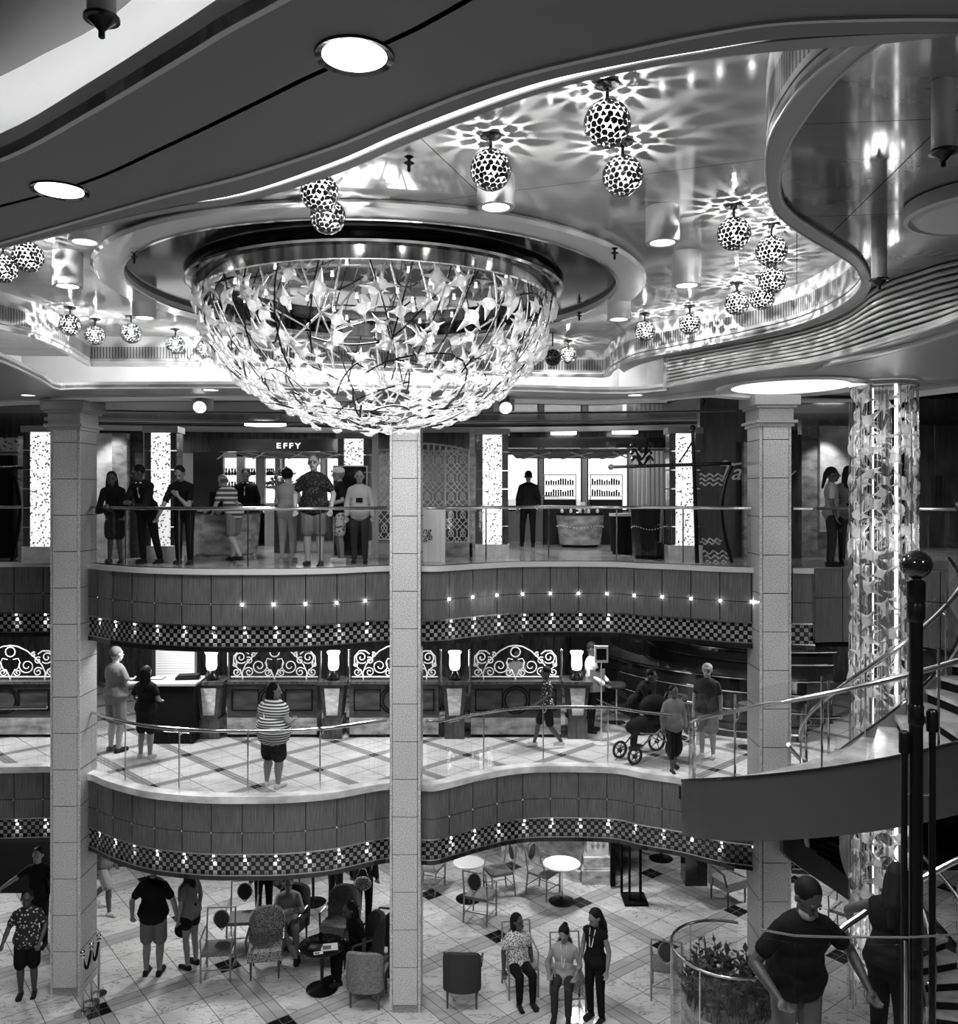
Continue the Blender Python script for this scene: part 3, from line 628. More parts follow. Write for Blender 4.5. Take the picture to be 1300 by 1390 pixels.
for k in range(190):
    phi = R.random() * 2 * PI; th = .15 + R.random() * 1.35; dphi = (R.random() - .5) * 1.6 / (math.sin(th) + .4); dth = (R.random() - .5) * .9
    bend = (R.random() - .5) * .5; pts = []
    for j in range(9):
        s = j / 8; p, nn = bowl(phi + dphi * s + bend * math.sin(PI * s) * .4, max(.03, min(1.53, th + dth * s + bend * math.sin(PI * s)))); pts.append(p - nn * .03)
    (wr if k % 3 else wd).tube(pts, .008 + R.random() * .005, 5)
for k in range(64):                                         # rods running down from the drum
    phi = 2 * PI * k / 64 + R.random() * .08; s_ = R.choice((-.12, .12)); pts = []
    for j in range(6): pts.append(bowl(phi + s_ * j / 5, 1.57 - (.5 + .1 * (k % 3)) * j / 5)[0] * .99)
    (wr if k % 2 else wd).tube(pts, .009, 5)
tag(wr.build('bent_rods', M['rodglass'], ch, world=False), kind='stuff'); tag(wd.build('dark_rods', M['darkmetal'], ch, world=False), kind='stuff')
# globe lamps
def ico_cells():
    import bmesh
    bm = bmesh.new(); bmesh.ops.create_icosphere(bm, subdivisions=3, radius=1.0)
    rr = random.Random(3); mb = MB()
    for v in bm.verts:
        v.co = (v.co + Vector((rr.random() - .5, rr.random() - .5, rr.random() - .5)) * .09).normalized()
    for v in bm.verts:
        c = v.co; ps = [f.calc_center_median().normalized() for f in v.link_faces]
        x = c.orthogonal().normalized(); y = c.cross(x); ps.sort(key=lambda p: math.atan2((p - c).dot(y), (p - c).dot(x)))
        cut = rr.random() < .5; q = []
        for i, p in enumerate(ps):
            k = .84 if not (cut and i % 2) else .5
            if rr.random() < .12: k = 1.12
            q.append((c.lerp(p, k)).normalized())
        k = len(q); mb.add([p * 1.0 for p in q] + [p * .975 for p in q], [tuple(range(k)), tuple(range(2 * k - 1, k - 1, -1))] + [(i, i + k, (i + 1) % k + k, (i + 1) % k) for i in range(k)])
    bm.free(); return mb
GR = .139
cells = ico_cells(); cellmesh = MB(); cellmesh.add([Vector(v) * GR for v in cells.v], cells.f); cellme = cellmesh.mesh('mosaic', M['plate'], smooth=False)
def globe_proto():
    t = thing('globe_lamp', 'x', 'pendant lamp', (0, 0, 0), 'mosaic globe lamps under the mirrored ceiling')
    MB().lathe([(.07, -.012), (.075, -.004), (.02, .0)], (0, 0, 0), 20).lathe([(.025, -.03), (.03, -.012)], (0, 0, 0), 12).build('canopy', M['darkmetal'], t)
    MB().cyl((0, 0, -.1), (0, 0, 0), .011, .011, 8).build('rod', M['darkmetal'], t)
    g = MB().ell((0, 0, -.233), (GR * .96,) * 3, 28, 16).build('glass_globe', M['globeglass'], t)
    o = bpy.data.objects.new('mosaic', cellme); C.objects.link(o); o.parent = g; o.location = (0, 0, -.233)
    MB().ell((0, 0, -.233), (.022, .022, .03), 10, 8).build('bulb', M['bulb'], t)
    return t
G = [(824, 170, 32, 'largest mosaic globe lamp, near the top centre of the mirrored ceiling'), (666, 230, 28, 'mosaic globe lamp hanging just above a white can light'), (845, 243, 27.5, 'mosaic globe lamp hanging directly below the largest globe'),
 (434, 257, 26, 'mosaic globe lamp half hidden behind the soffit edge, upper of the pair left of centre'), (445, 297, 24, 'mosaic globe lamp overlapping the drum rim, lower of the pair left of centre'), (996, 309, 22.5, 'mosaic globe lamp to the left of the tight cluster of three on the right'),
 (1047, 336, 21, 'topmost globe of the tight cluster of three near the curved right fascia'), (1048, 378, 18.5, 'middle globe of the tight cluster of three on the right'), (1034, 399, 17, 'lowest globe of the tight cluster of three on the right'), (1000, 417, 16.5, 'mosaic globe lamp in front of the right slatted fascia, below left of the cluster'),
 (936, 444, 14.7, 'mosaic globe lamp below the right pair of can lights'), (875, 460, 14.1, 'small mosaic globe lamp nearest the right rim of the pale ring'), (771, 480, 12, 'smallest lit globe lamp beside the right edge of the dome'), (38, 357, 20.5, 'mosaic globe lamp near the left edge under the dark soffit'),
 (4, 392, 19.5, 'mosaic globe lamp cut by the left edge of the picture'), (95, 446, 14.6, 'mosaic globe lamp below the left can light'), (129, 463, 13.7, 'second globe from the left in the row above the far left fascia'), (178, 456, 13.9, 'third globe in the row at the far left fascia, under a small can light'),
 (238, 474, 12.9, 'fourth globe in the row in front of the far left fascia'), (278, 469, 12.5, 'last globe of the far left row, beside the left edge of the dome')]
gp = globe_proto()
for i, (x, y, r, l) in enumerate(G):
    Z = F * GR / r; p = pz(x, y, Z); loc = Vector((p.x, p.y, CZ + 2.418))
    g = gp if i == 0 else dup(gp, loc)
    g.location = loc; g['label'] = l; s = (CZ + 2.418 - p.z) / .233; g.scale = (1, 1, 1)
    lamp('POINT', loc - Vector((0, 0, .19)), 36, .007, name='globe_light')
u = thing('globe_lamp', 'unlit dark globe lamp hanging just right of the glass dome', 'pendant lamp', ph(750, 452, 2.418))
MB().cyl((0, 0, -.2), (0, 0, 0), .011, .011, 8).lathe([(.06, -.01), (.06, 0)], n=16).build('rod', M['darkmetal'], u, world=False); MB().ell((0, 0, -.37), (.13,) * 3, 24, 14).build('dark_globe', spots('dark_globe', .01, .12, 40, .35, .1), u, world=False)
# cylindrical can lights on the mirrored ceiling, flush lights in the soffit
for x, y, d, l in ((899, 330, 45, 'white can light right of the pale ring, under the long globe shadows'), (932, 388, 38, 'white can light directly above the globe lamps right of the ring'), (673, 282, 50, 'white can light just below a globe lamp, over the ring'), (340, 279, 44, 'white can light tucked under the soffit edge, left of the globe pair'),
    (115, 329, 42, 'low can light between soffit edge and ring at far left'), (92, 389, 38, 'white can light above the far left globe lamps'), (196, 432, 31, 'small white can light at the left rim of the pale ring'), (840, 434, 31, 'small white can light under the right rim of the pale ring')):
    Z = .28 * F / d; h = (H0 - y) * Z / F; p = Vector(((x - 650) * Z / F, Z, CZ + 2.42)); dz = 2.42 - h
    t = thing('can_light', l, 'ceiling light', p)
    MB().lathe([(.105, -dz), (.14, -dz), (.142, -dz + .01), (.142, -.001), (.1, -.001), (.105, -dz)], n=32).build('housing', M['trimlight'], t, world=False)
    MB().lathe([(.001, -dz + .008), (.1, -dz + .008), (.1, -dz + .02), (.001, -dz + .02)], n=28).build('lens', M['lens'], t, world=False)
    lamp('SPOT', p + Vector((0, 0, -dz - .02)), 220, .08, name='can_spot', spot=1.7, blend=.7)
for x, y, h, r, l in ((481, 75, SH, .14, 'large round flush light in the dark soffit, near the top'), (81, 258, SH, .14, 'round flush light in the dark soffit near the left edge'),
    (286, 529, 1.49, .1, 'small flush light in the far soffit, left of the dome'), (38, 536, 1.49, .09, 'small flush light in the far soffit at the left edge'), (862, 536, 1.49, .1, 'small flush light in the far soffit, right of the dome'), (984, 543, 1.49, .09, 'small flush light in the gallery soffit beside the right pillar capital')):
    p = ph(x, y, h); t = thing('flush_light', l, 'ceiling light', p)
    MB().lathe([(r, -.004), (r * 1.22, -.012), (r * 1.25, 0), (r, .0), (r, -.004)], n=36).build('trim_ring', M['darkgloss'] if h > 1.8 else M['trimlight'], t, world=False)
    MB().lathe([(.001, -.006), (r, -.006), (r, 0), (.001, 0)], n=36).build('lens', M['lens'], t, world=False)
    if h > 1.8: lamp('SPOT', p + Vector((0, 0, -.03)), 160, .1, name='flush_spot', spot=1.9, blend=.7)
for x, y, h, w_, l in ((360, 577, 1.42, .42, 'wide oval light in the gallery ceiling above the corner shop'), (765, 589, 1.42, .3, 'oval light in the gallery ceiling above the suited man'), (848, 588, 1.42, .3, 'oval light in the gallery ceiling, right of the one above the suited man')):
    p = ph(x, y, h); t = thing('flush_light', l, 'ceiling light', p)
    MB().lathe([(.001, -.01), (w_, -.01), (w_, .03), (.001, .03)], n=36, sy=.8).build('lens', M['lens'], t, world=False)
# oval tray light over the right gallery
p = ph(1072, 524, 1.5); t = thing('oval_tray_light', 'large oval tray of marbled bright glass in the ceiling above the right pillar', 'ceiling light', p)
MB().lathe([(.78, -.02), (.95, -.05), (1.0, -.02), (1.0, .0), (.78, .0), (.78, -.02)], n=48, sy=1.1).build('rim', M['trimlight'], t, world=False)
MB().lathe([(.001, -.01), (.79, -.01), (.79, 0), (.001, 0)], n=48, sy=1.1).build('glass_tray', spots('tray_glass', .95, .5, 6, .3, es=1.5), t, world=False)
# pendant sprinkler cylinders
for x, yt, yb, d, l in ((1280, 105, 205, 30, 'long white cylinder pendant with dark nozzle at the right edge'), (1193, 313, 379, 20, 'white cylinder pendant with dark nozzle in front of the column reflection'), (1157, 434, 468, 12, 'short white cylinder pendant in front of the ribbed ceiling'), (903, 481, 521, 8.5, 'slim grey cylinder pendant at the left end of the ribbed ceiling'), (138, -30, 24, 38, 'white cylinder pendant with dark nozzle at the top left corner')):
    Z = .106 * F / d; a = pz(x, yt, Z); b = pz(x, yb, Z); hz = max(a.z, CZ + (1.98 if x > 1000 else 2.24)) if d > 15 else a.z
    t = thing('sprinkler_pendant', l, 'sprinkler', Vector((a.x, Z, hz)))
    MB().cyl((a.x, Z, b.z), (a.x, Z, hz), .053, .053, 24).build('sleeve', M['trimlight'], t)
    MB().lathe([(.005, b.z - .08), (.012, b.z - .075), (.012, b.z - .05), (.03, b.z - .03), (.05, b.z - .012), (.066, b.z - .01), (.066, b.z + .002), (.01, b.z + .002)], (a.x, Z, 0), 20).build('nozzle', M['darkmetal'], t)
for x, y, h, l in ((555, 213, 2.42, 'small dark sprinkler head on the mirrored ceiling between soffit and globes'), (182, 343, 2.34, 'small dark sprinkler head on the left of the pale ring'), (834, 337, 2.34, 'small dark sprinkler head on the right of the pale ring'), (786, 424, 2.34, 'small dark sprinkler head at the lower right rim of the ring'), (75, 541, 1.49, 'tiny sprinkler head above the left pillar capital'), (955, 541, 1.49, 'tiny sprinkler head on the gallery soffit left of the right capital')):
    p = ph(x, y, h); t = tag(MB().lathe([(.003, -.11), (.012, -.1), (.012, -.06), (.04, -.045), (.012, -.03), (.012, -.015), (.035, 0)], n=14).build('fire_sprinkler', M['darkmetal'], None, world=False), l, 'sprinkler'); t.location = p
for x, y, l in ((275, 552, 'swivel spotlight with bright face under the gallery edge, left of the dome'), (684, 553, 'swivel spotlight under the gallery edge, right of the dome')):
    p = pz(x, y - 10, 13.35); t = thing('swivel_spotlight', l, 'spotlight', p)
    MB().box((-.16, -.02, -.17), (.16, .03, .05)).build('back_plate', M['trimlight'], t, world=False)
    MB().cyl((0, -.02, -.03), (.02, -.2, -.14), .1, .1, 20).build('lamp_body', M['trimgrey'], t, world=False); MB().cyl((.02, -.2, -.14), (.022, -.215, -.15), .09, .09, 20).build('lens', M['lens'], t, world=False)
# round stepped tray at the right edge
p = ph(1338, 292, 1.87); t = thing('ceiling_disc', 'round pale ceiling disc with stepped rings cut by the right edge', 'ceiling disc', p)
MB().lathe([(.001, 0), (.42, -.005), (.45, .03), (.47, .0), (.5, .01), (.5, .1), (.001, .1)], n=48).build('disc', M['trimlight'], t, world=False)
rg = MB()
for k in range(6): rg.lathe([(.46 + .02 * k, .12 + .05 * k), (.5 + .02 * k, .12 + .05 * k), (.5 + .02 * k, .15 + .05 * k), (.46 + .02 * k, .15 + .05 * k), (.46 + .02 * k, .12 + .05 * k)], n=48)
rg.build('stepped_rings', M['trimlight'], t, world=False)
MB().cyl((0, 0, .05), (0, 0, 1.98 - 1.87), .4, .4, 40).build('core', M['trimgrey'], t, world=False)
# crystal column
cc = thing('crystal_column', 'tall cylinder of glass rods and star shaped crystals hanging by the spiral stair', 'chandelier', (PX[0], PX[1], CZ + 1.48))
MB().lathe([(.41, -.05), (.43, -.05), (.43, 0), (.41, 0), (.41, -.05)], n=40).build('top_ring', M['chrome'], cc, world=False)
rd = MB(); zb = -(1.48 + 6.9)
for k in range(46):
    a = 2 * PI * k / 46; r = .3 + .07 * (k % 3) * .8; x, y = r * math.cos(a), r * math.sin(a); z1 = -.02 - R.random() * .3
    rd.cyl((x, y, zb + R.random() * .5), (x, y, z1), .008 + .01 * (k % 4 == 0), None, 6)
tag(rd.build('glass_rods', M['rodclear'], cc, world=False), kind='stuff')
MB().cyl((.02, -.3, zb), (.02, -.3, -.05), .022, .022, 10).cyl((-.1, .1, zb), (-.1, .1, -.05), .012, .012, 8).build('bright_core_tube', M['frosted'], cc, world=False)
rest = MB(); cnt = 0; its = []
for k in range(250):
    z = -.12 - (8.1) * (k / 250) + (R.random() - .5) * .1; a = k * 2.39996 + R.random() * .5; its.append((a, z))
its.sort(key=lambda q: (q[1] < -5.0, math.sin(q[0]) > .35))
for i, (a, z) in enumerate(its):
    nn = Vector((math.cos(a), math.sin(a), 0)); p = nn * (.35 + R.random() * .05) + Vector((0, 0, z)); m = frame(nn + Vector((R.random() - .5, R.random() - .5, (R.random() - .5) * .8)) * .7, R.random() * 6); size = .26 + R.random() * .1
    if i < 100:
        o = bpy.data.objects.new('glass_star', SW[i % 8]); C.objects.link(o); o.parent = cc; o.matrix_local = Matrix.Translation(p) @ (m.to_4x4() @ Matrix.Scale(size, 4))
    else: s = STARS[i % 8]; rest.add([m @ (Vector(v) * size) + p for v in s.v], s.f)
tag(rest.build('glass_star_cluster', M['crystalw'], cc, world=False), kind='stuff')
# ================================================================ SPIRAL STAIR ROUND THE CRYSTAL COLUMN
def pol(r, a, z): a = math.radians(a); return Vector((PX[0] + r * math.cos(a), PX[1] + r * math.sin(a), z))
def stair(a0, zlow, n, label, ri=1.0, ro=2.58, rise=.1595, dang=10.3):
    t = thing('spiral_stair', label, 'stair', pol((ri + ro) / 2, a0, zlow))
    zf = lambda a: zlow + rise * (a - a0) / dang
    st = MB()
    for k in range(n):
        a, b = a0 + k * dang, a0 + (k + 1) * dang; z = zlow + (k + 1) * rise; m = MB()
        A = [pol(ri, a - 1.2, 0), pol(ro, a - 1.2, 0)]; B2 = [pol(ri, b, 0), pol(ro, b, 0)]
        m.prism([A[0], A[1], pol(ro, (a + b) / 2, 0), B2[1], B2[0]], z - .05, z)
        m.build('tread', M['marblelit'], t, False)
        st.prism([pol(ri, a + .6, 0), pol(ro, a + .6, 0), pol(ro, a + 1.2, 0), pol(ri, a + 1.2, 0)], z - rise, z - .05)
        st.prism([pol(ri, a, 0), pol(ro, a, 0), B2[1], B2[0]], z - rise - .06, z - rise - .03)
    st.build('riser', M['cblack'], t, False)
    ang = [a0 - 4 + (n * dang + 6) * i / 60 for i in range(61)]
    for r, th, lo_, hi_, nm, mm in ((ro, .05, .58, .16, 'outer_stringer', 'stringer'), (ri, -.05, .42, .2, 'inner_stringer', 'stringer2')):
        g = MB(); vs = []; fs = []
        for i, a in enumerate(ang):
            z = zf(a); 
            for rr_ in (r, r + th): vs += [pol(rr_, a, z - lo_), pol(rr_, a, z + hi_)]
        for i in range(60):
            o = 4 * i; q = o + 4; fs += [(o, q, q + 1, o + 1), (o + 2, o + 3, q + 3, q + 2), (o + 1, q + 1, q + 3, o + 3), (o, o + 2, q + 2, q)]
        fs += [(0, 1, 3, 2), (240, 242, 243, 241)]
        g.add(vs, fs).build(nm, M[mm], t)
        g = MB().tube([pol(r + th, a, zf(a) + hi_ + .012) for a in ang], .018, 6); g.build(nm.split('_')[0] + '_capping', M['darkgloss'], t)
    return t, zf, ang
M['stringer'] = mat('stringer_panel', .05, .3, coat=.1); M['stringer2'] = mat('stringer_inner', .3, .35, .4)
def stair_rail(zf, a0, a1, r, label, hgt=.98, low=.16, gl=True):
    t = thing('stair_balustrade', label, 'balustrade', pol(r, a0, zf(a0)))
    n = 56; A = [a0 + (a1 - a0) * i / n for i in range(n + 1)]
    MB().tube([pol(r, a, zf(a) + hgt) for a in A], .03, 10).build('handrail', M['brass'], t)
    k = max(2, int(abs(a1 - a0) / 24))
    for j in range(k):
        b0 = a0 + (a1 - a0) * j / k; b1 = a0 + (a1 - a0) * (j + 1) / k; vs = []; fs = []
        for i in range(9):
            a = b0 + (b1 - b0) * (i + (.15 if i == 0 else -.15 if i == 8 else 0)) / 8
            for rr_ in (r, r + .012): vs += [pol(rr_, a, zf(a) + low), pol(rr_, a, zf(a) + hgt + .22)]
        for i in range(8):
            o = 4 * i; q = o + 4; fs += [(o, q, q + 1, o + 1), (o + 2, o + 3, q + 3, q + 2), (o + 1, q + 1, q + 3, o + 3), (o, o + 2, q + 2, q)]
        MB().add(vs, fs + [(0, 1, 3, 2), (32, 34, 35, 33)]).build('glass_panel', M['glass'], t)
        a = b0; MB().cyl(pol(r, a, zf(a)), pol(r, a, zf(a) + hgt + .2), .014, .014, 8).build('post', M['chrome'], t)
        MB().tube([pol(r, a, zf(a) + hgt - .12), pol(r - .05, a, zf(a) + hgt - .1), pol(r - .07, a, zf(a) + hgt - .03), pol(r - .02, a, zf(a) + hgt)], .01, 6).build('bracket', M['chrome'], t)
    return t
s1, zf1, _ = stair(150, ZB, 21, 'curved stair with dark outer band sweeping round the crystal column to the upper gallery')
stair_rail(zf1, 152, 362, 2.52, 'outer glass balustrade of the upper curved stair, its handrail rising to the right')
stair_rail(zf1, 154, 366, 1.04, 'inner glass balustrade of the upper curved stair, looping round the crystal column')
s2, zf2, _ = stair(-66, ZC, 21, 'lower curved stair with pale treads rising from the cafe floor at bottom right', .55, 1.28)
stair_rail(zf2, -60, 146, 1.24, 'outer glass balustrade of the lower curved stair')
stair_rail(zf2, -60, 148, .6, 'inner glass balustrade of the lower curved stair, looping at bottom right')
# lamp post with a dark ball, and two thinner posts
def post(px, Z, ytop, r, label, ball=False, name='post_lamp'):
    x = (px - 650) * Z / F; zt = CZ + (H0 - ytop) * Z / F; zb = ZB
    t = thing(name, label, 'post', (x, Z, zb))
    MB().cyl((x, Z, zb), (x, Z, zt), r, r, 20).build('pole', M['darkmetal'], t)
    if ball:
        MB().lathe([(r * 1.0, zt - .28), (r * 1.32, zt - .25), (r * 1.32, zt - .16), (r * 1.22, zt - .15), (r * 1.22, zt - .14), (r * 1.36, zt - .13), (r * 1.36, zt - .0), (r * .8, zt + .01), (r * .6, zt + .03)], (x, Z, 0), 24).build('collar', M['darkmetal'], t)
        MB().ell((x, Z, zt + .115), (.105, .105, .098), 32, 20).build('ball', M['darkgloss'], t)
        MB().lathe([(r * .9, zt - 1.0), (r * 1.15, zt - .98), (r * 1.15, zt - .86), (r * .9, zt - .84)], (x, Z, 0), 20).build('band', M['darkmetal'], t)
    else:
        MB().lathe([(r, zt - .16), (r * 1.7, zt - .15), (r * 1.7, zt - .02), (r * 1.2, zt)], (x, Z, 0), 16).build('cap', M['darkmetal'], t)
    return t
struct('floor', MB().box((2.4, 5.0, ZB - .25), (11.8, 7.15, ZB)), 'floorB', False)
post(1243, 6.0, 789, .045, 'tall dark bronze post with a big glossy ball on top, right side', True)
post(1227, 6.0, 992, .021, 'thin dark post standing close to the left of the ball topped post')
post(1265, 6.0, 963, .023, 'thin dark post standing close to the right of the ball topped post')
o = tag(MB().cyl(pz(1227, 1077, 6.0), pz(1265, 1079, 6.0), .008, .008, 8).build('cross_bar', M['chrome'], None), 'short steel bar linking the three dark posts', 'bar')
balustrade([pz(x, 1400, 5.75).to_2d() + Vector((0, dy)) for x, dy in ((1040, .1), (1080, .02), (1150, 0), (1230, 0), (1330, .05), (1420, .1))], ZB + .0, 1.52, 'clear glass guard in front of the bearded man and dark haired woman', 1.1, rr=.007)
q = [pz(x, y, 6.9) for x, y in ((1100, 1330), (1112, 1300), (1124, 1280), (1145, 1259), (1165, 1245), (1190, 1228), (1230, 1205), (1290, 1172), (1340, 1150))]
t = thing('stair_handrail', 'curved metal handrail the dark haired woman reaches for, bottom right', 'handrail', (q[0].x, q[0].y, ZB))
MB().tube(smooth_curve(q, 5), .024, 8).build('rail', M['brass'], t); MB().cyl((q[0].x, q[0].y, ZB), q[0], .015, .015, 8).cyl((q[5].x, q[5].y, ZB), q[5], .012, .012, 8).build('upright', M['chrome'], t)
# round glass fronted planter on the cafe floor
pc = (3.33, 11.6)
t = thing('planter', 'round planter of leafy flowering plants behind curved glass, at the foot of the stair', 'planter', (pc[0], pc[1], 0))
MB().lathe([(.62, 0), (.62, 1.0), (.55, 1.0), (.5, .9), (.001, .9)], (pc[0], pc[1], 0), 40).build('tub', M['graymarble'], t)
R.seed(5); lf = MB(); pt = MB(); stm = MB()
for k in range(95):
    a = R.random() * 6.28; r = .55 * math.sqrt(R.random()); b = Vector((pc[0] + r * math.cos(a), pc[1] + r * math.sin(a), .9)); h = .35 + R.random() * .5; tip = b + Vector(((R.random() - .5) * .3, (R.random() - .5) * .3, h))
    stm.tube([b, b.lerp(tip, .5) + Vector((.02, 0, 0)), tip], .006, 5)
    for j in range(9):
        p = b.lerp(tip, .3 + .7 * j / 9); d = Vector((R.random() - .5, R.random() - .5, R.random() * .5)).normalized(); s_ = d.cross(Vector((0, 0, 1))).normalized(); L = .09 + R.random() * .05
        lf.add([p, p + d * L * .5 + s_ * L * .3, p + d * L, p + d * L * .5 - s_ * L * .3, p + d * L * .5 + Vector((0, 0, .012))], [(0, 1, 4), (1, 2, 4), (2, 3, 4), (3, 0, 4), (0, 3, 2, 1)])
    if k % 9 == 0: pt.ell(tip, (.028, .028, .022), 8, 5)
tag(lf.build('foliage', M['leaf'], t), kind='stuff'); stm.build('stems', M['leaf'], t); tag(pt.build('flowers', M['petal'], t), kind='stuff')
balustrade([Vector((pc[0] + .75 * math.cos(math.radians(a)), pc[1] + .75 * math.sin(math.radians(a)))) for a in range(-80, -300, -12)], 0, 1.75, 'curved glass guard wrapping the round planter, bottom right', .8, rr=.02)
# ================================================================ UPPER GALLERY
def zy(y, Z): return CZ + (H0 - y) * Z / F
def xx(px, Z): return (px - 650) * Z / F
def slab(m, px0, px1, Z, z0, z1, d=.05, dz=0): return m.box((xx(px0, Z), Z + dz, z0), (xx(px1, Z), Z + dz + d, z1))
def fbox(name, label, cat, px0, px1, Z, z0, z1, d, mt, group=None):
    t = thing(name, label, cat, (xx((px0 + px1) / 2, Z), Z, z0), group); slab(MB(), px0, px1, Z, z0, z1, d).build('body', M[mt], t, False); return t
def lightcol(px, yb, label, a=13, b=22):
    Z = F * 1.1 / (yb - H0); t = thing('lightbox_column', label, 'light column', (xx(px, Z), Z, ZA))
    slab(MB(), px - b - 1, px + b + 1, Z, ZA, ZA + .26, .34, -.02).build('base', M['marblelit'], t, False)
    slab(MB(), px - a, px + a, Z, ZA + .26, CZ + 1.0, .3).build('glowing_panel', M['glow'], t, False)
    for s0, s1 in ((px - b, px - a), (px + a, px + b)):
        m = MB(); z = ZA + .26
        while z < CZ + 1.0: slab(m, s0 + .3, s1 - .3, Z, z + .01, min(z + .3, CZ + 1.0), .3); z += .31
        m.build('side_panel', M['darkwood'], t, False)
    slab(MB(), px - b - 2, px + b + 2, Z, CZ + 1.0, CZ + 1.1, .36, -.03).build('header', M['trimgrey'], t, False)
lightcol(218, 763, 'tall glowing perforated column behind the man resting his chin, upper gallery')
lightcol(480, 754, 'tall glowing perforated column behind the black totem, upper gallery')
lightcol(668, 760, 'tall glowing perforated column left of the man in the dark suit seen from behind')
lightcol(930, 762, 'tall glowing perforated column behind the dark mast, right of the shop')
lightcol(55, 764, 'tall glowing perforated column partly hidden by the left pillar', 14, 24)
def wallpiece(label, px0, px1, Z, y0, y1, mt, name='wall_panel', zb=ZA, d=.15): return fbox(name, label, 'wall panel', px0, px1, Z, zb, zy(y0, Z) if y0 else CZ + 1.44, d, mt)
wallpiece('pale veined marble wall panel behind the woman in the short dress', 131, 152, 15.0, 588, 0, 'marblelit')
wallpiece('grey veined marble pier beside the pale panel, left part of the upper gallery', 152, 172, 14.9, 588, 0, 'graymarble')
wallpiece('dark smooth wall panel between marble pier and glowing column', 173, 194, 15.1, 588, 0, 'counterwood')
wallpiece('dark polished wood wall carrying the script sign beside the right pillar', 950, 1036, 15.3, 0, 0, 'wallwood', d=.2)
wallpiece('stacked grey marble edge of the script sign wall, next to the right pillar', 1010, 1032, 15.0, 600, 0, 'graymarble')
wallpiece('dark wall panel right of the right pillar', 1074, 1088, 14.9, 590, 0, 'darkwood')
wallpiece('broad grey marble wall right of the right pillar behind two women', 1088, 1160, 15.2, 570, 0, 'graymarble', d=.2)
t = wallpiece('bright lit veined stone panel behind the heads of two women', 1113, 1153, 15.1, 578, 0, 'marblelit', zb=zy(722, 15.1), d=.08)
wallpiece('dark panel at the far left of the upper gallery', -60, 18, 15.0, 618, 0, 'black')
wallpiece('pale marble strip at the far left of the upper gallery', 24, 45, 15.1, 592, 0, 'marble')
t = fbox('patterned_panel', 'small patterned light panel high at the far left of the upper gallery', 'panel', -30, 23, 14.9, zy(613, 14.9), zy(594, 14.9), .05, 'cplaid')
# double doors far right
t = thing('double_door', 'tall dark wooden double door at the far right of the upper gallery', 'door', (xx(1270, 17.5), 17.5, ZA))
for a, b in ((1243, 1268), (1269.5, 1320)):
    o = slab(MB(), a, b, 17.5, ZA + .02, CZ + 1.4, .06).build('door_leaf', M['wallwood'], t, False); slab(MB(), b - 4 if a < 1260 else a + 2, b - 3 if a < 1260 else a + 3, 17.44, ZA + .9, ZA + 1.5, .03).build('handle', M['chrome'], o, False)
slab(MB(), 1157, 1241, 17.6, ZA, CZ + 1.44, .06).build('side_panel', M['black'], t, False)
slab(MB(), 1190, 1198, 17.4, ZA, CZ + 1.44, .1).build('frame_post', M['darkwood'], t, False)
# shop fronts
def fascia_band(label, px0, px1, Z, y0, y1):
    return fbox('shop_fascia', label, 'shop sign', px0, px1, Z, zy(y1, Z), zy(y0, Z), .2, 'darkgloss')
t = fascia_band('black shop fascia with pale angular lettering over the corner shop', 285, 462, 17.0, 596, 613)
for i, (ch_, x) in enumerate((('E', 378), ('F', 387), ('F', 395), ('Y', 404))):
    text_mesh(ch_, 'letter', emit('sign_letter', 2.2) if i == 0 else bpy.data.materials['sign_letter'], (xx(x, 16.98), 16.985, zy(608.5, 16.98)), .15, t, sx=1.25)
fascia_band('plain black shop fascia above the suited man', 690, 912, 17.0, 594, 608)
for lab, p0, p1 in (('striped fabric awning under the lettered fascia', 305, 460), ('striped fabric awning under the plain black fascia', 691, 862)):
    t = thing('shop_canopy', lab, 'canopy', (xx(p0, 17.2), 17.2, zy(622, 17.2)))
    m = MB(); A = [(xx(p0, 17.1), 17.1), (xx(p1, 17.1), 17.1)]
    m.add([(A[0][0], 17.22, zy(612, 17)), (A[1][0], 17.22, zy(612, 17)), (A[1][0] - .2, 18.6, zy(618, 17)), (A[0][0] + .2, 18.6, zy(618, 17)), (A[0][0], 17.22, zy(610, 17)), (A[1][0], 17.22, zy(610, 17)), (A[1][0] - .2, 18.6, zy(616, 17)), (A[0][0] + .2, 18.6, zy(616, 17))], [(0, 3, 2, 1), (4, 5, 6, 7), (0, 1, 5, 4), (2, 3, 7, 6), (0, 4, 7, 3), (1, 2, 6, 5)]).build('cloth', M['cgrey'], t, False)
    r_ = MB()
    for k in range(7):
        x = A[0][0] + (A[1][0] - A[0][0]) * k / 6; r_.cyl((x, 17.24, zy(613, 17)), (x + (.5 if k % 2 else -.5), 18.3, zy(619, 17)), .018, None, 6)
    r_.build('strut', M['trimlight'], t)
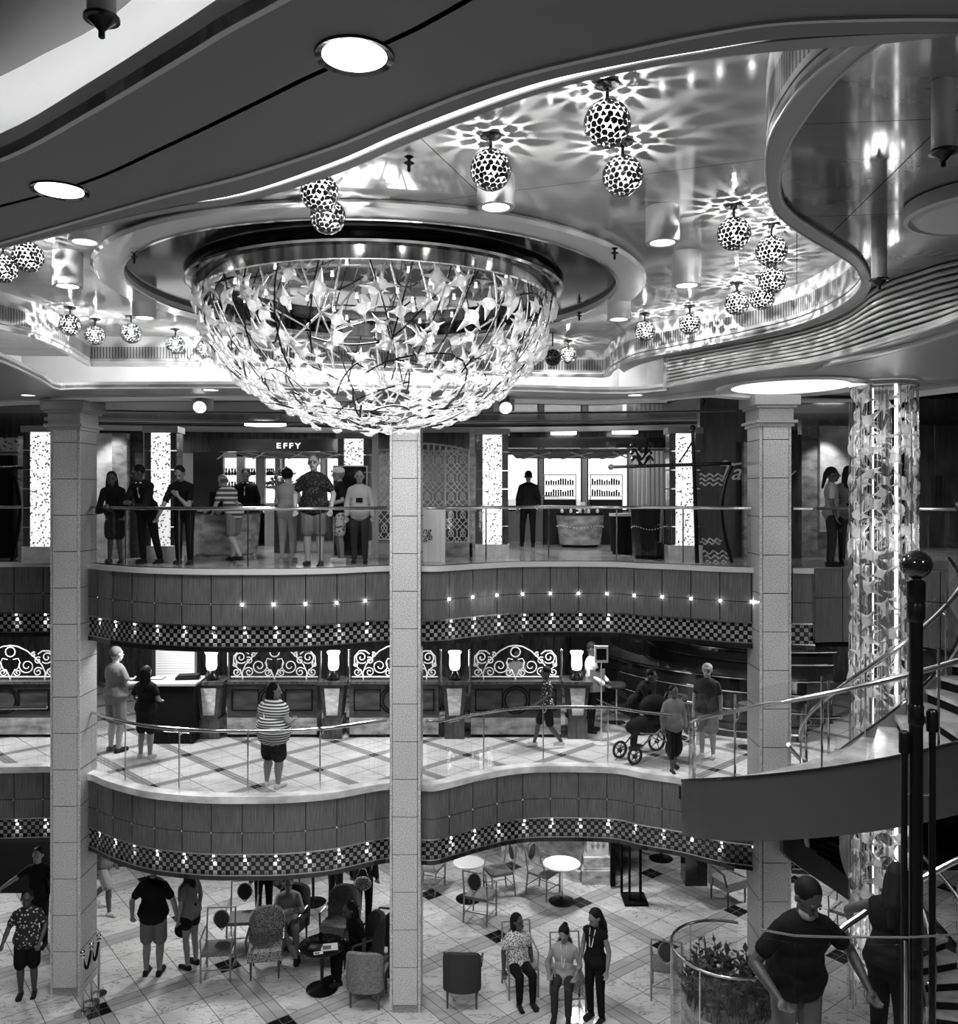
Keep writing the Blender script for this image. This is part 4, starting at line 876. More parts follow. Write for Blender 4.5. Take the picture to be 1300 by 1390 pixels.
# curved shop wall with lit showcases
t = thing('showcase_wall', 'grey curved shop wall with three lit glass showcases, left of the flowers', 'display case', (xx(320, 18.6), 18.6, ZA))
slab(MB(), 262, 301, 18.5, ZA, zy(614, 18.5), .1).build('wall_panel', M['cdark'], t, False)
wl = MB(); 
for a, b in ((301, 303), (321, 331), (347, 359), (373, 380)): slab(wl, a, b, 18.6, ZA, zy(614, 18.6), .12)
slab(wl, 301, 380, 18.6, zy(620, 18.6), zy(614, 18.6), .12); slab(wl, 301, 380, 18.6, ZA, zy(684, 18.6), .12); wl.build('wall', M['trimgrey'], t, False)
for a, b in ((303, 321), (331, 347), (359, 373)):
    c = slab(MB(), a + .6, b - .6, 18.85, zy(683, 18.6), zy(621, 18.6), .05).build('lit_back', emit('showcase_glow', 1.1) if a == 303 else bpy.data.materials['showcase_glow'], t, False)
    s_ = MB(); it = MB()
    for yy in (646, 664, 680): slab(s_, a + .6, b - .6, 18.66, zy(yy, 18.6), zy(yy, 18.6) + .015, .18)
    for yy in (646, 664):
        for k in range(4): p = Vector((xx(a + 3 + k * (b - a - 6) / 3, 18.66), 18.72, zy(yy, 18.6) + .015)); it.lathe([(.02, 0), (.035, .03), (.012, .09 + .05 * (k % 2)), (.03, .15)], p, 8)
    s_.build('shelf', M['glass'], t, False); it.build('displayed_ware', M['cdark'], t)
t = thing('reception_desk', 'round grey reception desk on the upper gallery behind the man in striped shirt', 'desk', (xx(305, 15.3), 15.3, ZA))
MB().lathe([(.5, 0), (.5, .05), (.56, .08), (.62, .72), (.62, .76)], n=40).build('body', M['graymarble'], t, world=False); MB().lathe([(.66, .76), (.68, .78), (.66, .81), (.001, .81)], n=40).build('top', M['darkgloss'], t, world=False)
t = thing('monitor', 'small black monitor standing on the round reception desk', 'monitor', (xx(293, 15.2), 15.2, ZA + .81))
MB().box((-.11, -.015, .08), (.11, .015, .33)).build('screen', M['black'], t, False, False); MB().lathe([(.07, 0), (.07, .01), (.015, .02), (.015, .12)], n=14).build('stand', M['black'], t, world=False)
t = thing('leaflet_stack', 'white leaflets piled on the round reception desk', 'papers', (xx(276, 15.1), 15.1, ZA + .811)); m = MB()
for k in range(6): m.box((-.09, -.06, k * .012), (.09, .06, k * .012 + .009), rz=.3 * k, c=(0, 0, 0))
m.build('sheets', M['paper'], t, False, False)
# flower arrangement on a pedestal
t = thing('flower_arrangement', 'tall bouquet of dark and pale flowers in a vase, left of the tall man', 'flowers', (xx(384, 16.4), 16.4, ZA + .82))
MB().lathe([(.05, 0), (.09, .08), (.05, .22), (.07, .3)], n=16).build('vase', M['cdark'], t, world=False)
R.seed(9); lf = MB(); fw = MB()
for k in range(60):
    a = R.random() * 6.28; el = R.random() * 1.4; d = Vector((math.cos(a) * math.cos(el), math.sin(a) * math.cos(el), math.sin(el))); tip = Vector((0, 0, .42)) + d * (.18 + R.random() * .2)
    lf.tube([(0, 0, .28), tip * .6 + Vector((0, 0, .1)), tip], .005, 4); (fw if k % 2 else lf).ell(tip, (.035, .035, .03), 7, 4)
lf.build('foliage', M['leaf'], t, world=False); fw.build('blooms', M['petal'], t, world=False)
fbox('pedestal', 'grey pedestal carrying the flower arrangement', 'pedestal', 372, 397, 16.3, ZA, ZA + .82, .36, 'counterwood')
# black totem, frames and lattice screens
t = thing('totem_sign', 'black rounded totem display standing behind two people, middle of the upper gallery', 'totem', (xx(475, 15.0), 15.0, ZA))
slab(MB(), 452, 498, 15.0, ZA, zy(632, 15.0), .12).build('cabinet', M['trimlight'], t, False); slab(MB(), 453.5, 496.5, 14.985, ZA + .05, zy(634, 15), .02).build('screen', M['darkgloss'], t, False)
for k in range(3): slab(MB(), 484 + k * 5, 486 + k * 5, 14.97, zy(642, 15), zy(640, 15), .01).build('mark', M['paper'], t, False)
wallpiece('narrow pale door frame just right of the black totem', 505, 512, 15.0, 588, 0, 'trimlight')
wallpiece('slim grey pier left of the glowing column beside the lattice screens', 637, 645, 15.2, 585, 0, 'graymarble')
def lattice(px0, px1, Z, z0, z1, label, arch=0):
    t = thing('lattice_screen', label, 'screen', (xx((px0 + px1) / 2, Z), Z, z0)); x0, x1 = xx(px0, Z), xx(px1, Z); m = MB(); r = .011
    w_ = .27; nx = max(1, round((x1 - x0) / w_)); w_ = (x1 - x0) / nx; nz = max(1, round((z1 - z0) / .36)); hh = (z1 - z0) / nz
    for i in range(nx):
        for j in range(nz):
            cx = x0 + (i + .5) * w_; cz = z0 + (j + .5) * hh
            for s in (1.0, .42):
                q = [Vector((cx + dx * w_ * .5 * s, Z, cz + dz_ * hh * .5 * s)) for dx, dz_ in ((0, 1), (1, .35), (1, -.35), (0, -1), (-1, -.35), (-1, .35))]
                m.tube(q, r * (.8 if s < 1 else 1), 5, True)
            for sx_ in (-1, 1): m.tube([Vector((cx + sx_ * w_ * .5, Z, cz + hh * .5)), Vector((cx - sx_ * w_ * .1, Z, cz + hh * .1)), Vector((cx + sx_ * w_ * .5, Z, cz - hh * .5))], r * .8, 5)
    m.build('fretwork', M['lattice'], t); f = MB()
    for a, b in (((x0, z0), (x1, z0)), ((x0, z1), (x1, z1)), ((x0, z0), (x0, z1)), ((x1, z0), (x1, z1))): f.cyl((a[0], Z, a[1]), (b[0], Z, b[1]), .016, None, 6)
    f.build('frame', M['lattice'], t); return t
lattice(572, 603, 15.5, ZA + .25, zy(612, 15.5), 'metal lattice screen of hexagons just right of the middle pillar, upper part')
lattice(604, 636, 15.4, ZA + .25, zy(612, 15.5), 'metal lattice screen of hexagons between the small sign and the glowing column')
lattice(513, 530, 15.5, ZA + .3, zy(610, 15.5), 'narrow metal lattice screen just left of the middle pillar')
t = thing('lattice_arch', 'arched metal fretwork header over the lattice screens', 'screen', (xx(605, 15.5), 15.5, zy(608, 15.5))); m = MB()
m.tube([Vector((xx(572 + k * 4, 15.5), 15.5, zy(602 + .0022 * (k * 4) ** 2 * 1.1, 15.5))) for k in range(17)], .016, 6)
for k in range(8): m.lathe([(.06, -.008), (.075, 0), (.06, .008), (.05, 0), (.06, -.008)], n=16); v = m.v[-80:]; m.v[-80:] = [(x + xx(577 + k * 8, 15.5), 15.5 + z_, y + zy(607 + .0022 * (k * 8) ** 2, 15.5)) for x, y, z_ in v]
m.build('fretwork', M['lattice'], t)
fbox('plinth', 'dark plinth under the lattice screens beside the glowing column', 'plinth', 604, 641, 15.2, ZA, ZA + .25, .4, 'graymarble')
t = thing('concierge_sign', 'white panel with script lettering cut off by the middle pillar', 'sign', (xx(588, 14.15), 14.15, ZA))
slab(MB(), 571, 604, 14.15, ZA, zy(689, 14.15), .06).build('panel', M['paper'], t, False)
text_mesh('ing', 'lettering', M['cblack'], (xx(584.5, 14.13), 14.145, zy(724.5, 14.15)), .15, t, .3, align='RIGHT'); text_mesh('rge', 'lettering', M['cblack'], (xx(586, 14.13), 14.145, zy(733, 14.15)), .15, t, .3, align='RIGHT')
# right hand shop
def pod(px, Z, rb_, rt, h, label, mt, topm, dots=True):
    t = thing('display_counter', label, 'counter', (xx(px, Z), Z, ZA))
    MB().lathe([(rb_ * .85, 0), (rb_ * .85, .06)], n=40).build('plinth', M['black'], t, world=False)
    MB().lathe([(rb_, .06), (rt, h - .08), (rt, h - .05)], n=40).build('body', M[mt], t, world=False)
    MB().lathe([(rt * 1.03, h - .05), (rt * 1.03, h), (.001, h)], n=40).build('top', M[topm], t, world=False)
    if dots:
        m = MB()
        for k in range(22): a = PI + PI * k / 21; m.ell((rt * .97 * math.cos(a), rt * .97 * math.sin(a), h * (.6 + .03 * math.sin(k * .5))), (.012,) * 3, 6, 4)
        m.build('studs', M['paper'], t, world=False)
    return t
pod(787, 18.2, .43, .5, .72, 'grey tapered oval counter with a line of studs, right of the suited man', 'graymarble', 'darkgloss')
pod(882, 15.0, .3, .33, .88, 'tall glossy black cylindrical counter left of the right glowing column', 'darkgloss', 'darkgloss')
pod(845, 16.0, .22, .24, .75, 'low black counter half hidden behind the tall black cylinder', 'black', 'trimlight', False)
R.seed(4)
for k in range(9):
    o = tag(MB().lathe([(.03, 0), (.035, .05), (.012, .07), (.015, .1)], n=10).build('perfume_bottle', M['cdark' if k % 2 else 'paper'], None, world=False), 'tiny bottle displayed on the grey tapered counter', 'bottle', 'bottles on the tapered counter'); o.location = (xx(762 + k * 6, 18.1), 18.0 + .2 * (k % 2), ZA + .72)
t = thing('tablet_stand', 'small white tilted tablet standing on the grey tapered counter', 'tablet', (xx(791, 18.3), 18.3, ZA + .72)); MB().box((-.05, -.01, .0), (.05, .01, .22)).build('screen', M['paper'], t, False, False)
for px0, px1, l in ((738, 782, 'clear glass cabinet with rows of small bottles before the window, left one'), (801, 845, 'clear glass cabinet with rows of small bottles before the window, right one')):
    Z = 19.0; t = thing('glass_cabinet', l, 'display case', (xx((px0 + px1) / 2, Z), Z, ZA))
    f = MB()
    for a, b in ((px0, px0 + 1), (px1 - 1, px1)): slab(f, a, b, Z, ZA, zy(644, Z), .03)
    slab(f, px0, px1, Z, zy(645, Z), zy(644, Z), .3); slab(f, px0, px1, Z, zy(674, Z), zy(673, Z), .3); slab(f, px0, px1, Z, zy(659, Z), zy(658.4, Z), .3); f.build('frame', M['trimgrey'], t, False)
    slab(MB(), px0, px1, Z, ZA, zy(678, Z), .3).build('base_cabinet', M['cdark'], t, False)
    b = MB()
    for yy in (658, 673):
        for k in range(12): x = xx(px0 + 4 + k * (px1 - px0 - 8) / 11, Z); h = .08 + .07 * R.random(); b.box((x - .018, Z + .1, zy(yy, Z)), (x + .018, Z + .13, zy(yy, Z) + h))
    b.build('bottle_row', M['cblack'], t, False); slab(MB(), px0 + 1, px1 - 1, Z, zy(672, Z), zy(645, Z), .01).build('glass_panel', M['glass'], t, False)
t = fbox('shop_counter', 'long low dark counter under the shop windows', 'counter', 740, 905, 19.5, ZA, ZA + .62, .3, 'cdark')
t = thing('curtain', 'pale pleated curtain at the right end of the shop windows', 'curtain', (xx(875, 19.8), 19.8, ZA + .6)); m = MB()
for k in range(7): m.cyl((xx(862 + k * 6, 19.8), 19.8, ZA + .6), (xx(862 + k * 6, 19.8), 19.8, zy(612, 19.8)), .05, .05, 10)
m.build('pleats', M['trimgrey'], t)
# nautical masts with waves on the gallery edge
def wave(m, x0, x1, Z, z, amp, r, n=3):
    L = x1 - x0; m.tube([Vector((x0 + L * i / 40, Z, z + amp * math.sin(n * 2 * PI * i / 40))) for i in range(41)], [r * (1 + .9 * math.sin(n * 2 * PI * i / 40 + .6) ** 2) * (.2 if i in (0, 40) else 1) for i in range(41)], 6)
def mast(label, Z, ball, foot, arm, curve, brace, waves, etch):
    P = lambda q: pz(q[0], q[1], Z)
    b0 = P(foot); t = thing('mast_sculpture', label, 'sculpture', Vector((b0.x, b0.y, ZA)))
    MB().cyl(Vector((b0.x, b0.y, ZA)), P(ball), .034, .028, 12).build('pole', M['darkmetal'], t)
    MB().ell(P(ball), (.05,) * 3, 16, 10).build('ball', M['darkgloss'], t)
    MB().cyl(P(arm[0]), P(arm[1]), .026, .03, 10).build('arm', M['darkmetal'], t)
    if arm[2]: MB().ell(P(arm[0]), (.05,) * 3, 16, 10).build('arm_ball', M['trimgrey'], t)
    c = smooth_curve([P(q) for q in curve], 5); c[-1] = Vector((c[-1].x, c[-1].y, ZA + .01)); MB().tube(c, .03, 10).build('curved_strut', M['darkmetal'], t)
    MB().tube(smooth_curve([P(q) for q in brace], 5), .012, 6).build('brace', M['darkmetal'], t)
    m = MB()
    for x0, x1, y, a in waves: wave(m, xx(x0, Z), xx(x1, Z), Z, zy(y, Z), a, .018, 1.5)
    if waves: m.build('wave_ornament', M['darkmetal'], t)
    m = MB()
    for x0, x1, y, a in etch: wave(m, xx(x0, Z + .05), xx(x1, Z + .05), Z + .05, zy(y, Z + .05), a, .009, 3)
    m.build('etched_waves', M['trimlight'], t)
mast('dark mast with long arm and wave ornament before the right glowing column', 14.0, (940, 581), (946, 765), ((829, 634), (992, 629), True), ((993, 632), (984, 655), (979, 690), (983, 725), (995, 770)), ((939, 600), (932, 612), (921, 628)),
     ((856, 888, 607, .07), (856, 885, 617, .07), (857, 887, 626, .07)), ((949, 983, 645, .02), (949, 984, 651, .02), (949, 982, 657, .02), (952, 980, 733, .02), (950, 978, 737, .02), (953, 990, 750, .025), (956, 990, 756, .025), (958, 990, 763, .025)))
mast('dark mast with curved strut and wave marks at the far left of the upper gallery', 14.4, (59, 589), (60, 765), ((-20, 635), (60, 635), False), ((14, 640), (22, 655), (27, 690), (24, 725), (15, 765)), ((57, 605), (48, 620), (35, 633)), (), ((24, 56, 648, .02), (24, 56, 655, .02), (25, 56, 662, .02), (42, 56, 735, .02), (24, 55, 752, .025), (22, 54, 760, .025)))
t = thing('script_sign', 'flowing pale script letters before the dark wood wall beside the right pillar', 'sign', (xx(1000, 15.2), 15.2, zy(650, 15.2)))
text_mesh('Ta', 'lettering', M['paper'], (xx(973, 14.9), 14.93, zy(651, 14.9)), .4, t, .35, align='LEFT', sx=1.0, ext=.015)
MB().tube(smooth_curve([pz(x, y, 14.9) for x, y in ((978, 632), (984, 626), (995, 630), (1006, 629))], 6), .018, 6).tube(smooth_curve([pz(x, y, 14.85) for x, y in ((1060, 652), (1072, 646), (1080, 639))], 6), .014, 6).build('flourish', M['paper'], t)
# ================================================================ LOWER GALLERY (counters with scroll grilles)
ZF = 15.9
def spiral(m, c, r0, turns, a0, sgn, r=.011):
    pts = []
    for i in range(int(turns * 18) + 1):
        s_ = i / (turns * 18); a = a0 + sgn * turns * 2 * PI * s_; rr_ = r0 * (1 - .82 * s_); pts.append(Vector((c[0] + rr_ * math.cos(a), 0, c[1] + rr_ * math.sin(a))))
    m.tube(pts, r, 6)
def grille(w_):                                              # centred, base at z 0, about .62 high in the middle
    m = MB(); k = w_ / 1.7
    for s in (-1, 1):
        for cx, cz, rr_, tn, a0 in ((.3, .24, .15, 1.6, 2.6), (.13, .12, .075, 1.4, 2.2), (.5, .13, .09, 1.4, .6), (.66, .40, .12, 1.5, 3.9), (.5, .34, .07, 1.3, 1.0), (.74, .13, .08, 1.4, 2.4), (.78, .27, .05, 1.2, 2.0), (.42, .45, .05, 1.2, 1.0)):
            spiral(m, (s * cx * k, cz), rr_, tn, a0 if s > 0 else PI - a0, s)
        m.tube([Vector((s * x * k, 0, z)) for x, z in ((.62, .0), (.63, .12), (.57, .26), (.44, .4), (.3, .52), (.14, .6), (0, .62))], .012, 6)
        m.tube([Vector((s * x * k, 0, z)) for x, z in ((.62, .0), (.66, .14), (.74, .22), (.8, .3), (.79, .42), (.7, .52), (.58, .52), (.5, .46))], .012, 6)
        m.tube([Vector((s * x * k, 0, z)) for x, z in ((0, .0), (.05, .12), (.14, .2), (.18, .3), (.14, .38), (.05, .36))], .011, 6)
    m.tube([Vector((.09 * math.cos(a / 12 * 2 * PI), 0, .5 + .09 * math.sin(a / 12 * 2 * PI))) for a in range(12)], .012, 6, True)
    m.tube([Vector((-w_ / 2, 0, .04)), Vector((w_ / 2, 0, .04))], .014, 6)
    return m
zt = ZB + 1.03
def counter(p0, p1, label):
    t = thing('panelled_counter', label, 'counter', (xx((p0 + p1) / 2, ZF), ZF, ZB)); d = .5
    slab(MB(), p0, p1, ZF, ZB, ZB + .06, d, .03).build('toe_kick', M['black'], t, False)
    slab(MB(), p0, p1, ZF, ZB + .06, ZB + .36, d).build('marble_base', M['graymarble'], t, False)
    slab(MB(), p0, p1, ZF, ZB + .36, zt - .05, d, .02).build('wood_body', M['counterwood'], t, False)
    slab(MB(), p0 - 1, p1 + 1, ZF, zt - .05, zt, d + .06, -.02).build('top', M['darkwood'], t, False)
    x0, x1 = xx(p0, ZF), xx(p1, ZF); c = (x0 + x1) / 2; w_ = x1 - x0; mz = (ZB + .36 + zt) / 2 - .01; f = MB()
    def frm(a, b, e, g):
        for q0, q1, s0, s1 in ((a, b, e, e + .02), (a, b, g - .02, g), (a, a + .02, e, g), (b - .02, b, e, g)): f.box((q0, ZF - .005, s0), (q1, ZF + .03, s1))
    frm(x0 + .08, c - .24, mz - .2, mz + .2); frm(c + .24, x1 - .08, mz - .2, mz + .2)
    for r0 in (.2, .25):
        k0 = len(f.v); f.lathe([(r0 - .012, -.02), (r0 - .012, .02), (r0 + .012, .02), (r0 + .012, -.02), (r0 - .012, -.02)], n=28); f.v[k0:] = [(x + c, ZF + .012 + z * .8, y + mz) for x, y, z in f.v[k0:]]
    f.build('panel_moulding', M['black'], t, False)
    g = thing('scroll_grille', label.replace('panelled counter', 'white wrought iron scroll grille on the counter'), 'grille', (c, ZF + .2, zt)); grille(w_ * .98).build('scrollwork', M['scroll'], g, world=False)
    for s in (-1, 1): MB().cyl((s * w_ * .52, 0, 0), (s * w_ * .52, 0, .52), .022, None, 10).ell((s * w_ * .52, 0, .54), (.03,) * 3, 10, 6).build('post', M['brass'], g, world=False)
def ped(px, label, l2):
    t = thing('lamp_pedestal', label, 'pedestal', (xx(px, ZF), ZF, ZB)); w_ = .2
    def taper(m, wt, wb, z0, z1, y0, y1): m.add([(xx(px, ZF) - wb, y0, z0), (xx(px, ZF) + wb, y0, z0), (xx(px, ZF) + wb, y1, z0), (xx(px, ZF) - wb, y1, z0), (xx(px, ZF) - wt, y0, z1), (xx(px, ZF) + wt, y0, z1), (xx(px, ZF) + wt, y1, z1), (xx(px, ZF) - wt, y1, z1)], [(0, 3, 2, 1), (4, 5, 6, 7), (0, 1, 5, 4), (1, 2, 6, 5), (2, 3, 7, 6), (3, 0, 4, 7)]); return m
    taper(MB(), .22, .15, ZB + .36, zt - .04, ZF - .12, ZF + .4).build('body', M['counterwood'], t, False); taper(MB(), .14, .1, ZB + .44, zt - .1, ZF - .135, ZF - .11).build('marble_inset', M['marble'], t, False)
    taper(MB(), .18, .18, ZB, ZB + .36, ZF - .1, ZF + .4).build('foot', M['darkwood'], t, False); taper(MB(), .27, .27, zt - .04, zt + .02, ZF - .16, ZF + .42).build('cap', M['darkwood'], t, False)
    l = thing('urn_lamp', l2, 'lamp', (xx(px, ZF), ZF + .05, zt + .02)); MB().lathe([(.1, 0), (.12, .03), (.11, .1), (.07, .16), (.06, .18)], n=20).build('lamp_base', M['darkmetal'], l, world=False)
    MB().lathe([(.03, .16), (.08, .19), (.1, .26), (.095, .45), (.12, .5), (.12, .52), (.09, .5), (.08, .3), (.001, .2)], n=24).build('glass_shade', M['frosted'], l, world=False)
counter(-60, 72, 'panelled counter at the far left behind the left pillar'); counter(308, 430, 'panelled counter behind the woman in the striped top'); counter(474, 595, 'panelled counter partly hidden by the middle pillar'); counter(639, 761, 'panelled counter behind the boy, between two urn lamps')
ped(286, 'tapered pedestal with marble inset beside the black desk', 'glowing white urn lamp leftmost of four, beside the pale brick wall'); ped(452, 'tapered pedestal with marble inset left of the middle pillar', 'glowing white urn lamp left of the middle pillar'); ped(617, 'tapered pedestal with marble inset right of the middle pillar', 'glowing white urn lamp right of the middle pillar'); ped(783, 'tapered pedestal with marble inset beside the steward', 'glowing white urn lamp beside the steward holding a board')
t = thing('service_desk', 'plain black desk with grey top beside the woman with long hair', 'desk', (xx(232, 15.6), 15.6, ZB)); slab(MB(), 200, 262, 15.5, ZB, ZB + 1.04, .6).build('body', M['black'], t, False); slab(MB(), 196, 265, 15.45, ZB + 1.04, ZB + 1.08, .72).build('top', M['trimgrey'], t, False)
t = thing('folder', 'thick black folder lying on the grey topped black desk', 'folder', (xx(255, 15.9), 15.9, ZB + 1.08)); MB().box((-.2, -.14, 0), (.2, .14, .05), rz=.15).box((-.17, -.1, .05), (.19, .12, .075), rz=.2).build('cover', M['cblack'], t, False, False)
t = thing('sheet_of_paper', 'white sheet in a dark frame lying on the black desk', 'paper', (xx(213, 15.9), 15.9, ZB + 1.08)); MB().box((-.13, -.12, 0), (.13, .12, .012)).build('sheet', M['cdark'], t, False, False); MB().box((-.11, -.1, .012), (.11, .1, .014)).build('page', M['paper'], t, False, False)
t = fbox('brick_wall', 'white painted brick partition glowing behind the black desk', 'wall', 206, 264, 17.2, ZB, ZB + 2.3, .15, 'brick'); m = MB()
for k in range(46): slab(m, 206, 264, 17.195, ZB + .05 * k, ZB + .05 * k + .006, .01)
m.build('mortar_lines', M['trimgrey'], t, False)
lamp('AREA', (xx(235, 16.5), 16.5, ZB + 2.0), 40, .5, (math.radians(-25), 0, 0), 'wall_wash_light')
fbox('dark_column', 'black square column behind the couple looking at the lobby', 'column', 196, 206, 17.0, ZB, ZB + 2.4, .3, 'black')
fbox('dark_partition', 'black partition behind the scroll grilles', 'partition', 775, 815, 18.4, ZB, ZB + 2.4, .3, 'black')
# bar with curved glossy fronts
def arc_bar(cx, cy, r, a0, a1, label, h, mats):
    t = thing('curved_bar', label, 'bar counter', (cx + r * math.cos(math.radians((a0 + a1) / 2)), cy + r * math.sin(math.radians((a0 + a1) / 2)), ZB))
    A = [math.radians(a0 + (a1 - a0) * i / 40) for i in range(41)]; cv = lambda rr_: [Vector((cx + rr_ * math.cos(a), cy + rr_ * math.sin(a))) for a in A]
    MB().ribbon(cv(r), ZB, ZB + h - .06, .1).build('front', M[mats[0]], t); MB().strip(cv(r + .12), cv(r - .45), ZB + h - .06, ZB + h).build('top', M[mats[1]], t, False)
    m = MB()
    for z, q in ((h - .03, .13), (h - .3, .02), (h - .62, .02)): m.tube([(p.x, p.y, ZB + z) for p in cv(r + q)], .018, 6)
    m.build('metal_bands', M['chrome'], t); m = MB().tube([(p.x, p.y, ZB + .2) for p in cv(r + .25)], .025, 8)
    for i in (4, 16, 28, 38): m.cyl((cv(r + .25)[i].x, cv(r + .25)[i].y, ZB), (cv(r + .25)[i].x, cv(r + .25)[i].y, ZB + .2), .015, None, 6)
    m.build('foot_rail', M['chrome'], t)
arc_bar(6.4, 19.4, 3.9, 165, 262, 'long curved glossy black bar with bright metal bands', 1.15, ('darkgloss', 'darkgloss'))
arc_bar(6.4, 19.4, 2.6, 165, 280, 'raised inner back bar ring behind the long black bar', 1.45, ('darkgloss', 'chrome'))
R.seed(21)
for k in range(16):
    a = math.radians(180 + 5 * k); r = 2.4; o = tag(MB().lathe([(.03, 0), (.035, .16), (.012, .2), (.012, .26)], n=10).build('liquor_bottle', M['paper' if k % 3 == 0 else 'cdark'], None, world=False), 'bottle standing on the raised back bar', 'bottle', 'bottles on the back bar'); o.location = (6.4 + r * math.cos(a), 19.4 + r * math.sin(a), ZB + 1.45)
for k, a in enumerate((196, 214, 232, 248)):
    a = math.radians(a); t = thing('bar_stool', 'dark round bar stool in front of the curved black bar', 'stool', (6.4 + 4.5 * math.cos(a), 19.4 + 4.5 * math.sin(a), ZB), 'stools at the curved bar')
    MB().lathe([(.17, .7), (.19, .74), (.17, .79), (.001, .8)], n=20).build('seat', M['fabricdark'], t, world=False); MB().lathe([(.18, 0), (.18, .02), (.02, .05), (.02, .7)], n=16).build('pedestal', M['chrome'], t, world=False)
t = thing('sign_stand', 'slim white stand with round foot holding a small framed notice beside the steward', 'sign', (xx(816, 15.5), 15.5, ZB)); MB().lathe([(.14, 0), (.14, .015), (.012, .03), (.012, 1.5)], n=20).build('pole', M['trimlight'], t, world=False); MB().box((-.12, -.02, 1.45), (.12, .02, 1.75)).build('notice_frame', M['paper'], t, False, False); MB().box((-.09, -.024, 1.5), (.09, -.02, 1.7)).build('notice_face', M['cblack'], t, False, False)
# stroller
t = thing('stroller', 'black folding pram with silver frame parked by the lower gallery balustrade', 'stroller', (xx(878, 14.7), 14.7, ZB), rz=.5)
for x, y, r in ((-.42, -.2, .13), (-.42, .2, .13), (.4, -.22, .17), (.4, .22, .17)):
    m = MB().tube([Vector((x + r * math.cos(a / 16 * 2 * PI), y, r + r * math.sin(a / 16 * 2 * PI) + .012)) for a in range(16)], .024, 6, True); m.cyl((x, y - .02, r), (x, y + .02, r), .04, None, 10)
    for k in range(5): a = k * 1.257; m.cyl((x, y, r), (x + r * math.cos(a), y, r + r * math.sin(a)), .008, None, 5)
    m.build('wheel', M['shoe'], t, world=False)
for y in (-.2, .2): MB().tube([(-.42, y, .13), (-.1, y, .4), (.35, y, .62), (.6, y, 1.0)], .014, 6).tube([(.4, y, .17), (.0, y, .45), (-.3, y, .5)], .014, 6).build('frame_tube', M['chrome'], t, world=False)
MB().cyl((.6, -.2, 1.0), (.6, .2, 1.0), .016, None, 8).build('handle', M['shoe'], t, world=False); MB().ell((-.05, 0, .55), (.4, .19, .16)).build('seat_tub', M['cblack'], t, world=False); MB().ell((.16, 0, .85), (.28, .2, .2)).build('hood', M['cblack'], t, world=False)
# dark lounge furniture behind the grilles
def tubchair(t, m1='fabricdark'):
    MB().lathe([(.3, .1), (.34, .2), (.34, .4), (.3, .44), (.001, .45)], n=24).build('seat', M[m1], t, world=False)
    m = MB(); vs = []
    for i in range(17):
        a = PI * (i / 16) ; h = .5 + .38 * math.sin(a) ** .8
        for r, z in ((.34, .15), (.41, .15), (.42, h), (.35, h)): vs.append((r * math.cos(a), r * math.sin(a), z))
    fs = [(4 * i + j, 4 * i + (j + 1) % 4, 4 * i + 4 + (j + 1) % 4, 4 * i + 4 + j) for i in range(16) for j in range(4)] + [(0, 1, 2, 3), (67, 66, 65, 64)]
    m.add(vs, fs).build('backrest', M[m1], t, world=False)
    for a in (.8, 2.3, 3.9, 5.5): MB().cyl((.24 * math.cos(a), .24 * math.sin(a), 0), (.26 * math.cos(a), .26 * math.sin(a), .12), .018, None, 6).build('leg', M['darkmetal'], t, world=False)
    return t
for k, (px, Z, rz) in enumerate(((350, 17.6, .3), (395, 18.4, -.4), (505, 17.6, 2.6), (582, 17.9, -.5), (640, 17.8, .6), (700, 18.2, -.2), (735, 17.6, 2.9))):
    tubchair(thing('lounge_chair', ('dark tub chair seen through the scroll grille behind the striped top woman', 'second dark tub chair farther back left of the second urn lamp', 'dark tub chair behind the grille left of the middle pillar', 'dark tub chair just right of the middle pillar', 'dark tub chair behind the third urn lamp', 'dark tub chair in the middle behind the right grille', 'dark tub chair behind the boy')[k], 'armchair', (xx(px, Z), Z, ZB), None, rz))
